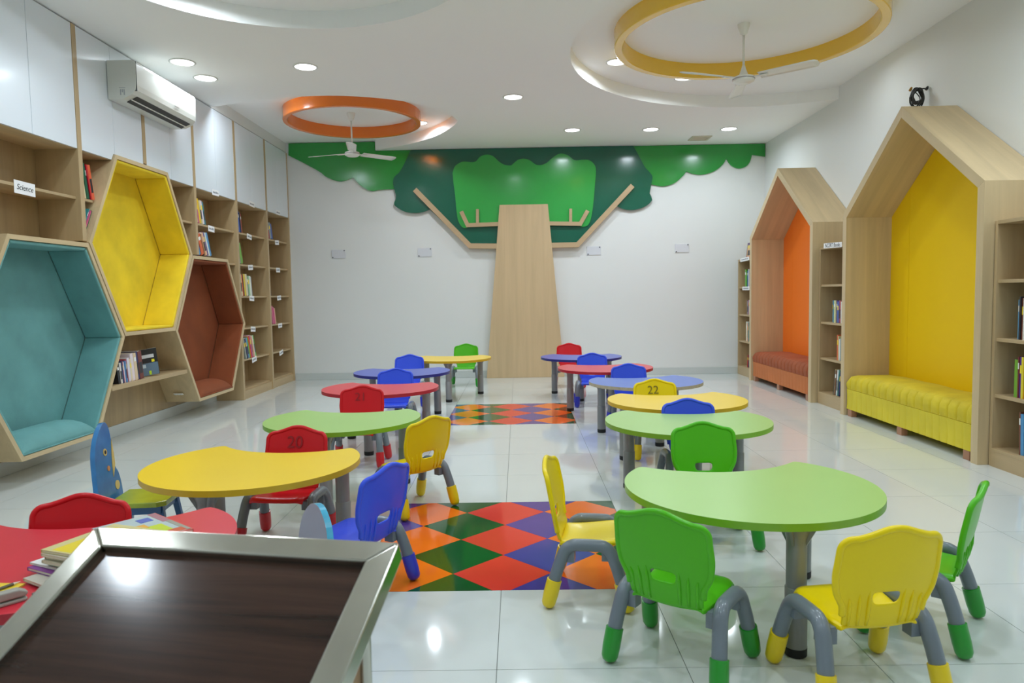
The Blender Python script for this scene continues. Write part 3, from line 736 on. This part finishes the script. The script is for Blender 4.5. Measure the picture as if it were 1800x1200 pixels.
CH = [
    ('green', 'green chair seen from behind at the near lime table, left of the yellow one', .508, 2.212, face(.593, .803), None),
    ('yellow', 'yellow chair seen from behind at the near lime table, between two green chairs', .996, 2.068, face(-.153, .989), None),
    ('yellow', 'yellow chair in side view on the harlequin floor, left of the near lime table', .273, 2.75, face(.985, -.172), None),
    ('green', 'green chair in side view at the right end of the near lime table', 1.40, 2.425, face(-.784, .623), None),
    ('green', 'green chair facing the camera between the two lime tables on the right', .90, 3.30, 180, None),
    ('blue', 'blue chair facing the camera, its top showing between lime and yellow tables', 1.01, 4.068, 180, None),
    ('yellow', 'yellow chair numbered 22 behind the yellow table on the right', 1.0, 5.05, 180, '22'),
    ('blue', 'blue chair behind the light blue table with the chipped edge', .985, 6.20, 180, None),
    ('blue', 'blue chair behind the red table on the right', .775, 7.385, 178, None),
    ('red', 'red chair behind the far blue table on the right, beside the trunk', .632, 8.9, 176, None),
    ('red', 'red chair with only its back showing behind the book covered red table', -1.455, 2.16, 188, None),
    ('red', 'red chair with a faint number behind the near yellow table on the left', -1.14, 3.36, 175, '20'),
    ('red', 'red chair numbered 21 behind the lime table on the left', -1.145, 4.93, 180, '21'),
    ('blue', 'blue chair behind the red table on the left', -1.105, 6.10, 180, None),
    ('blue', 'blue chair behind the dark blue table on the left', -1.205, 7.56, 180, None),
    ('green', 'green chair behind the far yellow table on the left, beside the trunk', -.705, 9.12, 177, None),
    ('blue', 'blue chair turned away near the desk, one foot on the harlequin floor', -.665, 2.775, face(-.9, .43), None),
    ('yellow', 'yellow chair turned away at the right end of the lime table on the left', -.606, 3.88, face(-.747, .663), None)]
for k, lb, x, y, a, num in CH: make_chair(k, lb, x, y, a, num)

# ------------------------------------------------------------------ wooden animal chairs
def wooden_chair(label, x, y, deg, board, face_m, edge_m, seat_m, leg_m, extras):
    # local: front = +Y, back board at -Y, board outline in (x,z)
    t = thing('wooden_chair', label, 'chair', (x, y, 0), math.radians(deg))
    b = B(); b.prism(board, 'y', -.011, .011)
    o = b.build('back_board', [face_m, edge_m], t, loc=(0, -.135, 0), rot=(.1, 0, 0), bevel=.004)
    for p in o.data.polygons:
        if abs(p.normal.y) < .5: p.material_index = 1
    for name, poly, m in extras: B().prism(poly, 'y', .0112, .0135).build(name, m, o)
    sp = [(-.13, -.125), (-.14, .1), (-.115, .135), (.115, .135), (.14, .1), (.13, -.125)]
    B().prism(sp, 'z', .236, .26).build('seat', seat_m, t, bevel=.005, seg=3)
    for x0, x1, y0, y1 in ((-.115, .115, .09, .11), (-.115, .115, -.12, -.10), (-.115, -.095, -.1, .09), (.095, .115, -.1, .09)): box(x0, x1, y0, y1, .2, .2355).build('apron', leg_m, t)
    for sx in (-1, 1):
        for sy_ in (-1, 1):
            B().add([(sx * .09 - .014, sy_ * .1 - .014, .236), (sx * .09 + .014, sy_ * .1 - .014, .236), (sx * .09 + .014, sy_ * .1 + .014, .236), (sx * .09 - .014, sy_ * .1 + .014, .236), (sx * .118 - .012, sy_ * .135 - .012, 0), (sx * .118 + .012, sy_ * .135 - .012, 0), (sx * .118 + .012, sy_ * .135 + .012, 0), (sx * .118 - .012, sy_ * .135 + .012, 0)],
                    [(0, 1, 2, 3), (7, 6, 5, 4), (0, 4, 5, 1), (1, 5, 6, 2), (2, 6, 7, 3), (3, 7, 4, 0)]).build('leg', leg_m, t, bevel=.002)
    return t
blue_paint = mat('blue_gloss_paint', srgb(52, 124, 184), .18, coat=.6, var=.12, vscale=16); blue_dk = mat('deep_blue_paint', srgb(30, 84, 140), .3, coat=.4)
cream = mat('cream_paint', srgb(222, 190, 112), .3); lime = mat('lime_seat_paint', srgb(150, 168, 30), .22, coat=.5, var=.14, vscale=9)
orange_dot = mat('orange_dot_paint', srgb(214, 140, 80), .4); dark = mat('dark_dot_paint', srgb(30, 28, 34), .4)
el = [tuple(p) for p in catmull([(-.115, .215), (-.125, .28), (-.12, .33), (-.112, .40), (-.1, .47), (-.07, .53), (-.03, .575), (.015, .605), (.05, .61), (.075, .58), (.082, .52), (.08, .44), (.082, .39), (.105, .355), (.118, .30), (.118, .25), (.112, .215)], 3)]
def disc(cx, cz, r, n=16, sx=1): return [(cx + r * sx * math.cos(2 * PI * k / n), cz + r * math.sin(2 * PI * k / n)) for k in range(n)]
wooden_chair('small blue elephant shaped wooden chair with a lime seat, left of the near yellow table', -1.79, 3.29, face(1, .12), [(-a, b_) for a, b_ in el][::-1],
             blue_paint, blue_paint, lime, blue_dk,
             [('trunk', [(-a, b_) for a, b_ in [(.08, .52), (.082, .45), (.079, .4), (.045, .345), (.05, .40), (.062, .46)]][::-1], cream), ('eye', disc(0.0, .475, .017), cream), ('cheek', disc(-.01, .395, .013), orange_dot), ('ear_spot', disc(-.07, .30, .022), cream)])
# pupil sits on the eye
eye = [o for o in bpy.data.objects if o.name.startswith('eye')][0]
B().prism(disc(0.0, .475, .009), 'y', .0136, .0146).build('pupil', dark, eye.parent)
grey_face = mat('grey_primer_paint', srgb(166, 168, 184), .5, var=.05); cyan_edge = mat('sky_blue_gloss_paint', srgb(70, 170, 205), .2, coat=.6, var=.15, vscale=18)
bd = [tuple(p) for p in catmull([(-.1, .215), (-.108, .30), (-.105, .40), (-.085, .465), (-.04, .51), (.0, .522), (.04, .51), (.085, .465), (.105, .40), (.108, .30), (.1, .215)], 4)]
wooden_chair('small wooden chair with grey back and sky blue rim, half hidden by the lectern', -.80, 2.12, face(-.75, -.66), bd, grey_face, cyan_edge, mat('pale_grey_seat', srgb(190, 194, 200), .4), blue_dk, [])

# ------------------------------------------------------------------ teacher desk (lectern) in the foreground
yl = math.radians(-10.25)
lec = thing('lectern', 'slanted lectern with dark wood top in a shiny steel frame, in the foreground', 'lectern', (-.4645, 1.139, 0), yl)
tilt = math.radians(24.9)
W2, SL, FWD, TH = .275, .56, .043, .035
# frame lies in a plane: local u = x, v = down the slope towards -Y
topz = .80
def slope(u, v, n): # v: distance down the slope from the far edge, n: above the surface
    return (u, -v * math.cos(tilt) - n * math.sin(tilt), topz - v * math.sin(tilt) + n * math.cos(tilt))
def sbox(u0, u1, v0, v1, n0, n1):
    b = B(); b.add([slope(u, v, n) for n in (n0, n1) for (u, v) in ((u0, v0), (u1, v0), (u1, v1), (u0, v1))], [(0, 3, 2, 1), (4, 5, 6, 7), (0, 1, 5, 4), (1, 2, 6, 5), (2, 3, 7, 6), (3, 0, 4, 7)]); return b
def mitre(p):
    b = B(); b.add([slope(u, v, n) for n in (-TH, 0) for (u, v) in p], [(0, 3, 2, 1), (4, 5, 6, 7), (0, 1, 5, 4), (1, 2, 6, 5), (2, 3, 7, 6), (3, 0, 4, 7)]); return b
o_ = [(-W2, 0), (W2, 0), (W2, SL), (-W2, SL)]; i_ = [(-W2 + FWD, FWD), (W2 - FWD, FWD), (W2 - FWD, SL - FWD), (-W2 + FWD, SL - FWD)]
for k in range(4):
    mitre([o_[k], o_[(k + 1) % 4], i_[(k + 1) % 4], i_[k]]).build('frame_bar', steel, lec, bevel=.004, seg=3)
wal = wood('dark_walnut_laminate', srgb(58, 38, 30), 'x', .8, .16, .12, 3.2)
MATS['dark_walnut_laminate'].node_tree.nodes['Principled BSDF'].inputs['Specular IOR Level'].default_value = .3
sbox(-W2 + FWD - .003, W2 - FWD + .003, FWD - .003, SL - FWD + .003, -TH + .004, -.014).build('top_panel', wal, lec)
# body below
bodyw = wood('lectern_side_wood', srgb(150, 118, 84), 'z')
for s in (-1, 1):
    x0, x1 = (s * .225 - .009, s * .225 + .009)
    ztop = lambda y: topz + y * math.tan(tilt) - TH / math.cos(tilt) - .004
    B().prism([(-.43, 0), (-.07, 0), (-.07, ztop(-.07)), (-.43, ztop(-.43))], 'x', x0, x1).build('side_panel', bodyw, lec, bevel=.002)
    B().tube([(s * .236, -.06, 0), (s * .236, -.06, ztop(-.06))], .011, 10).build('steel_post', steel, lec, smooth=40)
box(-.216, .216, -.085, -.07, .05, .70).build('front_panel', bodyw, lec)

# ------------------------------------------------------------------ books
BOOKC = {}
def bookm(rgb):
    k = 'book_cover_%d_%d_%d' % rgb
    return mat(k, srgb(*rgb), .4, coat=.2)
def book_parts(t, th, h, d, rgb, accent=None):
    # local: spine on x=0 plane facing +X, depth along -X, thickness along +Y, height z
    b = B(); c = .0016
    b.box(-d, 0, 0, c, 0, h).box(-d, 0, th - c, th, 0, h).box(-c, 0, c, th - c, 0, h)
    b.build('cover', bookm(rgb), t)
    box(-d + .003, -c, c, th - c, .003, h - .003).build('pages', page, t)
    if accent: box(0, .0006, th * .12, th * .88, h * accent[1], h * accent[2]).build('spine_band', bookm(accent[0]), t)
CN = {'red': (190, 40, 40), 'orange': (226, 96, 44), 'dark green': (24, 82, 62), 'green': (110, 170, 50), 'pale green': (150, 190, 150), 'blue': (52, 92, 176), 'sky blue': (80, 150, 200), 'navy': (36, 46, 96), 'white': (226, 226, 226), 'cream': (222, 208, 168), 'yellow': (232, 202, 40), 'pink': (200, 90, 130), 'magenta': (168, 40, 110), 'purple': (92, 62, 140), 'black': (34, 34, 40), 'grey': (150, 156, 166), 'brown': (110, 66, 46), 'maroon': (112, 40, 48), 'teal': (60, 140, 140), 'peach': (224, 170, 140)}
NTH = ['first', 'second', 'third', 'fourth', 'fifth', 'sixth', 'seventh', 'eighth', 'ninth', 'tenth', 'eleventh', 'twelfth', 'thirteenth', 'fourteenth']
def row(side, ystart, z, xf, lean, specs, place, group, span=None):
    """side 'L': spines face +X, tops lean towards -Y; side 'R': spines face -X"""
    a = math.radians(lean); y = ystart
    if span: kf = span / sum(q[1] for q in specs); specs = [(c, th * kf, h, d) for c, th, h, d in specs]
    for i, (cn, th, h, d) in enumerate(specs):
        lb = '%s %s book, %s from %s end, %s' % ('thin' if th < .012 else 'thick', cn, NTH[i], 'near' if side == 'L' else 'far', place)
        rgb = CN[cn]; rgb = tuple(max(8, min(245, c + random.randint(-10, 10))) for c in rgb)
        if side == 'L':
            t = thing('book', lb, 'book', (xf - random.uniform(0, .012), y, z), 0, group)
            t.rotation_euler = (a, 0, 0)
            if a >= 0: y += th / math.cos(a) + .0012
            else: y += (th + .001) * math.cos(a); z += (th + .001) * math.sin(a)
        else:
            t = thing('book', lb, 'book', (xf + random.uniform(0, .012), y, z + (th * math.sin(-a) + .0005 if a < 0 else 0)), PI, group)
            t.rotation_euler = (a, 0, PI); y -= th / math.cos(a) + .0012
        acc = random.choice([None, ((240, 240, 235), .7, .85), ((250, 220, 60), .6, .8), ((30, 30, 40), .2, .6)])
        book_parts(t, th, h, d, rgb, acc)
def LS(lean, h): return h * math.sin(math.radians(lean))
random.seed(11)
def T(s):  # 'colour,mm,height_cm' list
    out = []
    for e in s.split(';'):
        n, th, h = e.split(','); out.append((n.strip(), float(th) / 1000, float(h) / 100, .19))
    return out
XS = XF - .03
row('L', 5.285 + LS(10, .26), 1.9555, XS, 10, T('peach,14,24;cream,10,25;dark green,18,26;black,12,25;red,10,26;orange,22,26'), 'top compartment beside the yellow nook', 'books beside the yellow nook', 0.125)
row('L', 5.2925, 1.703, XS, -30, T('teal,8,21;pink,10,20;dark green,13,21'), 'corner between teal and yellow nooks', 'books beside the yellow nook')
row('L', 7.14 + LS(13, .25), 1.9555, XS, 13, T('peach,14,23;pink,10,23;yellow,16,25;cream,12,24;white,12,24;teal,8,23'), 'upper shelf above the rust nook', 'books above the rust nook', 0.2)
row('L', 7.14 + LS(22, .24), 1.6325, XS, 22, T('sky blue,14,24;orange,22,22;black,10,23;peach,16,24;purple,14,25;white,10,25;sky blue,14,25'), 'on the rust nook roof', 'books above the rust nook', 0.26)
row('L', 8.185 + LS(10, .24), 1.9555, XS, 10, T('pale green,16,20;cream,10,19;blue,22,24;black,12,23;red,10,22'), 'top shelf, second column from back wall', 'books in the second shelf column', 0.15)
row('L', 8.185 + LS(17, .24), 1.5855, XS, 17, T('grey,12,20;green,22,24'), 'second shelf, second column from back wall', 'books in the second shelf column', 0.1)
row('L', 8.215 + LS(8, .26), 1.2105, XS, 8, T('pink,14,24;cream,16,26;orange,16,25;brown,10,26;yellow,20,26;cream,22,26;navy,10,24;pale green,24,24;white,18,24;grey,14,23'), 'third shelf, second column from back wall', 'books in the second shelf column', 0.38)
row('L', 8.26 + LS(17, .26), .4655, XS, 17, T('grey,14,24;navy,14,25;sky blue,16,25;green,18,25;orange,10,27;pink,12,28;cream,12,28;peach,10,27;white,12,27;green,14,27'), 'fifth shelf, second column from back wall', 'books in the second shelf column', 0.32)
row('L', 8.19 + LS(4, .2), .1205, XS, 4, T('white,10,22;cream,8,22'), 'bottom shelf, second column from back wall', 'books in the second shelf column')
row('L', 9.165 + LS(14, .22), 1.9555, XS, 14, T('purple,14,22;red,10,16;grey,14,21;blue,10,20'), 'top shelf, column at back wall', 'books in the column next to the back wall', 0.2)
row('L', 9.165 + LS(9, .14), 1.2105, XS, 9, T('navy,22,14;navy,24,12'), 'third shelf, column at back wall', 'books in the column next to the back wall', 0.09)
row('L', 9.165 + LS(12, .25), .8355, XS, 12, T('white,14,22;magenta,20,25;pink,16,24;pink,14,22;peach,14,21'), 'fourth shelf, column at back wall', 'books in the column next to the back wall', 0.22)
row('L', 9.165 + LS(8, .15), .1205, XS, 8, T('white,12,15;purple,14,13;navy,12,12'), 'bottom shelf, column at back wall', 'books in the column next to the back wall')
row('L', 5.622 + LS(7, .2), .5105, XF - .02, 7, T('black,20,16;white,16,17;navy,12,18;red,10,18;white,14,17;sky blue,10,18;red,14,19;white,22,20;cream,16,19;white,30,23;cream,26,23;navy,22,24;maroon,40,24'), 'on the shelf under yellow nook', 'books under the yellow nook', 0.37)
# the big black book at the end of that row shows its cover
t = thing('book', 'black book with its blue and yellow cover facing out, under the yellow nook', 'book', (XF - .115, 6.135, .5105), 0)
t.rotation_euler = (math.radians(6), 0, math.radians(-38))
b = B().box(-.012, 0, 0, .17, 0, .235); b.build('cover', bookm((30, 34, 38)), t, bevel=.001)
box(-.011, -.001, -.0005, .1705, .235, .2355).build('pages', page, t)
for nm, rg, yy, zz in (('cover_picture', (98, 122, 140), (.004, .166), (.0, .11)), ('cover_title', (214, 214, 214), (.03, .14), (.155, .185)), ('cover_dot', (236, 226, 40), (.115, .14), (.115, .14)), ('cover_spot', (190, 220, 40), (.08, .1), (.005, .04)), ('cover_patch', (196, 210, 214), (.02, .06), (.07, .1))):
    box(0, .0008 + (.0004 if nm != 'cover_picture' else 0), yy[0], yy[1], zz[0], zz[1]).build(nm, bookm(rg), t)

XRS = 3.135
row('R', 4.475, .8455, XRS, 0, T('sky blue,16,25;black,14,27;brown,18,26;white,30,26;grey,22,25;red,18,24;blue,20,26;cream,20,25'), 'second shelf, bookcase at right edge', 'books in the bookcase at the right edge')
row('R', 4.49, .4785, XRS, 0, T('sky blue,8,24;green,30,24;maroon,12,26;purple,16,26;yellow,18,26;orange,16,25;blue,18,25;white,20,26;red,16,24'), 'third shelf, bookcase at right edge', 'books in the bookcase at the right edge')
row('R', 4.43, .1225, XRS, 2, T('grey,10,20;brown,14,27;sky blue,26,26;white,20,25;navy,18,26;red,20,25'), 'bottom shelf, bookcase at right edge', 'books in the bookcase at the right edge')
row('R', 7.0, 1.2255, XRS + .1, 0, T('grey,24,22;white,20,22;cream,20,22;grey,22,22;brown,18,21'), 'top shelf between the house nooks', 'books in the bookcase between the nooks')
row('R', 7.09, .8455, XRS, 0, T('sky blue,14,22;cream,22,22;white,18,22;cream,14,22;purple,16,22;blue,30,21;purple,22,22;red,22,22;white,20,21'), 'second shelf between the house nooks', 'books in the bookcase between the nooks')
row('R', 6.975, .4785, XRS, 0, T('orange,18,25;cream,10,24;white,22,21;teal,18,22;grey,14,22;brown,18,24;yellow,20,24'), 'third shelf between the house nooks', 'books in the bookcase between the nooks')
row('R', 7.06, .1225, XRS, -7, T('black,10,25;cream,8,26;brown,26,25;grey,18,26;white,20,26;teal,18,26;navy,18,25'), 'bottom shelf between the house nooks', 'books in the bookcase between the nooks')
row('R', 9.84, 1.2255, XRS, 0, T('green,30,24;yellow,16,22;green,30,23;blue,26,22;purple,26,21;white,24,24'), 'top shelf of far right bookcase', 'books in the bookcase by the back wall')
row('R', 9.74, .8455, XRS, 0, T('brown,18,20;grey,18,19;pink,16,20;navy,20,20;white,20,20'), 'second shelf of far right bookcase', 'books in the bookcase by the back wall')
row('R', 9.77, .4785, XRS, 0, T('white,22,27;cream,18,25;white,24,26;pink,20,25;grey,20,26'), 'third shelf of far right bookcase', 'books in the bookcase by the back wall')
row('R', 9.73, .1225, XRS, -8, T('red,14,17;red,16,17;brown,20,18;navy,20,17'), 'bottom shelf of far right bookcase', 'books in the bookcase by the back wall')
# displayed book standing on the far bookcase
t = thing('book', 'purple and orange picture book standing on top of the far right bookcase', 'book', (3.16, 9.88, 1.606), 0)
t.rotation_euler = (0, math.radians(8), 0)
box(0, .02, -.30, 0, 0, .225).build('cover', bookm((86, 50, 112)), t, bevel=.001)
for nm, rg, y0, y1, z0, z1 in (('cover_picture', (224, 180, 120), -.29, -.025, .04, .15), ('cover_band', (208, 110, 40), -.29, -.025, .008, .04), ('cover_title', (232, 206, 70), -.29, -.025, .15, .19), ('cover_figure', (52, 36, 40), -.17, -.06, .05, .12)):
    box(-.0012 if nm != 'cover_figure' else -.002, 0, y0, y1, z0, z1).build(nm, bookm(rg), t)

# ------------------------------------------------------------------ paper labels on shelf edges
def lab(x, y, z, wd, ht, label, txt=None, side='L', tiltz=0, shear=0, size=.05):
    t = thing('shelf_label', label, 'label', (x, y, z), 0, 'paper labels on the shelf edges')
    s = 1 if side == 'L' else -1
    t.rotation_euler = (tiltz, 0, 0)
    box(min(0, s * .0012), max(0, s * .0012), -wd / 2, wd / 2, -ht / 2, ht / 2).build('card', paper, t)
    if txt:
        text_mesh(txt, size, ink, t, 'lettering', (s * .0016, 0, 0), (PI / 2, 0, s * PI / 2), shear)
    else:
        b = B(); q = -wd * .36
        while q < wd * .34:
            l = random.uniform(.006, .016); b.box(min(s * .0012, s * .0016), max(s * .0012, s * .0016), q, q + l, -ht * .15, ht * random.uniform(.08, .2)); q += l + .005
        b.build('print', mat('faded_ink', srgb(120, 124, 132), .8), t)
random.seed(5)
lab(FR + .0012, 4.69, 1.933, .2, .085, 'white paper label reading Science on the shelf above the teal nook', 'Science', 'L', -.02, .25, .052)
cols = {'b': 'above the rust nook', 'C': 'in second column from back wall', 'D': 'in column next to back wall'}
for y, z, c, r in [(7.593, 2.312, 'b', 'at the cabinet bottom'), (8.625, 2.32, 'C', 'at the cabinet bottom'), (9.56, 2.325, 'D', 'at the cabinet bottom'), (7.53, 1.925, 'b', 'on the upper shelf edge')] + [(8.59, z - .028, 'C', NTH[i] + ' shelf from top') for i, z in enumerate(ROWS)] + [(9.575, z - .028, 'D', NTH[i] + ' shelf from top') for i, z in enumerate(ROWS)]:
    top = z > 2.2
    lab((XF if top else FR) + .001, y, z, .15 if not top else .17, .062 if not top else .06, 'small white paper label %s, %s' % (cols[c], r), None, 'L', random.uniform(-.08, .08) + (.12 if z < .5 else 0))
lab(3.099, 7.02, 1.608, .40, .05, 'white paper strip reading NCERT Books between the house nooks', 'NCERT Books', 'R', .03, 0, .056)
lab(3.099, 9.72, 1.60, .38, .05, 'white paper strip on the top edge of the bookcase by the back wall', None, 'R', -.03)
lab(3.111, 9.70, 1.203, .30, .05, 'white paper strip on the second shelf of the bookcase by the back wall', None, 'R', 0)

# ------------------------------------------------------------------ things on the red table
ZT = .4588
def flat_book(label, x, y, z, wd, ln, th, deg, rgb, marks, group=None):
    t = thing('book', label, 'book', (x, y, z), math.radians(deg), group)
    b = B().box(-wd / 2, wd / 2, -ln / 2, ln / 2, 0, .0012).box(-wd / 2, wd / 2, -ln / 2, ln / 2, th - .0012, th).box(-wd / 2, -wd / 2 + .0012, -ln / 2, ln / 2, .0012, th - .0012)
    b.build('cover', bookm(rgb), t)
    box(-wd / 2 + .0012, wd / 2 - .002, -ln / 2 + .002, ln / 2 - .002, .0012, th - .0012).build('pages', page, t)
    for k, (nm, mrgb, x0, x1, y0, y1) in enumerate(marks):
        box(x0 * wd, x1 * wd, y0 * ln, y1 * ln, th, th + .0003 + .0002 * k).build(nm, bookm(mrgb), t)
    return t
z = ZT
stack = [(-1.222, 1.70, .006, -24, (120, 120, 118), 'dark grey'), (-1.295, 1.774, .008, -30, (196, 188, 174), 'beige'), (-1.318, 1.823, .009, -26, (130, 52, 140), 'purple'), (-1.323, 1.841, .006, -24, (236, 236, 232), 'white and orange'),
         (-1.255, 1.815, .008, -20, (150, 190, 176), 'mint'), (-1.268, 1.808, .008, -23, (206, 200, 176), 'ivory'), (-1.262, 1.812, .008, -19, (190, 186, 160), 'khaki'), (-1.27, 1.81, .008, -22, (214, 206, 190), 'pale grey'), (-1.272, 1.814, .008, -20, (214, 200, 140), 'yellow topped')]
for k, (x, y, th, dg, rgb, cn) in enumerate(stack):
    mk = []
    if 'orange' in cn: mk = [('title_print', (228, 150, 40), -.25, .2, -.36, -.26)]
    if 'yellow' in cn: mk = [('cover_picture', (238, 210, 30), -.34, .42, -.47, .40), ('cover_title', (236, 236, 230), -.2, .0, -.2, -.08), ('cover_corner', (226, 140, 30), -.1, .42, .3, .4)]
    cs, sn = math.cos(math.radians(dg)), math.sin(math.radians(dg)); hw, hl = .1, .11
    flat_book('%s book, %s from the bottom in the stack on the red table' % (cn, NTH[k]), x + hw * cs - hl * sn, y + hw * sn + hl * cs, z, .20, .22, th, dg, rgb, mk, 'stacked books on the red table'); z += th + .0008
flat_book('picture book with lime and white cover on the far side of the red table', -1.195, 2.165, ZT, .20, .265, .012, -128.7, (206, 92, 84), [('cover_base', (178, 196, 200), -.48, .48, -.49, .47), ('cover_leaf', (196, 214, 40), -.3, .2, .0, .36), ('cover_band', (168, 110, 130), -.48, -.36, -.49, -.05), ('cover_strip', (150, 150, 140), -.48, -.40, -.05, .47), ('cover_fruit', (206, 80, 40), -.42, -.2, .32, .46), ('cover_title', (70, 96, 190), -.3, -.1, -.36, -.2), ('cover_spot', (230, 170, 60), -.1, .1, -.12, .04)])
flat_book('yellow booklet with a pencil on it at the edge of the red table', -1.372, 1.70, ZT, .17, .14, .005, -4, (238, 204, 50), [])
t = thing('pencil', 'dark grey pencil lying on the yellow booklet', 'pencil', (-1.325, 1.705, ZT + .0052), math.radians(66))
B().tube([(-.07, 0, .004), (.05, 0, .004)], .004, 6).build('barrel', mat('pencil_grey', srgb(90, 86, 76), .5), t)
B().tube([(.05, 0, .004), (.068, 0, .004)], [.004, .0006], 6).build('tip', page, t)
t = thing('stapler', 'grey stapler lying on the red table beside the yellow booklet', 'stapler', (-1.262, 1.635, ZT), math.radians(50))
B().prism([(-.06, 0), (.06, 0), (.062, .008), (-.06, .010)], 'y', -.014, .014).build('base', mat('stapler_grey', srgb(160, 156, 146), .4), t, bevel=.003)
B().prism([(-.062, .012), (.06, .012), (.064, .022), (.045, .032), (-.04, .034), (-.062, .026)], 'y', -.013, .013).build('arm', MATS['stapler_grey'], t, bevel=.004, seg=3)
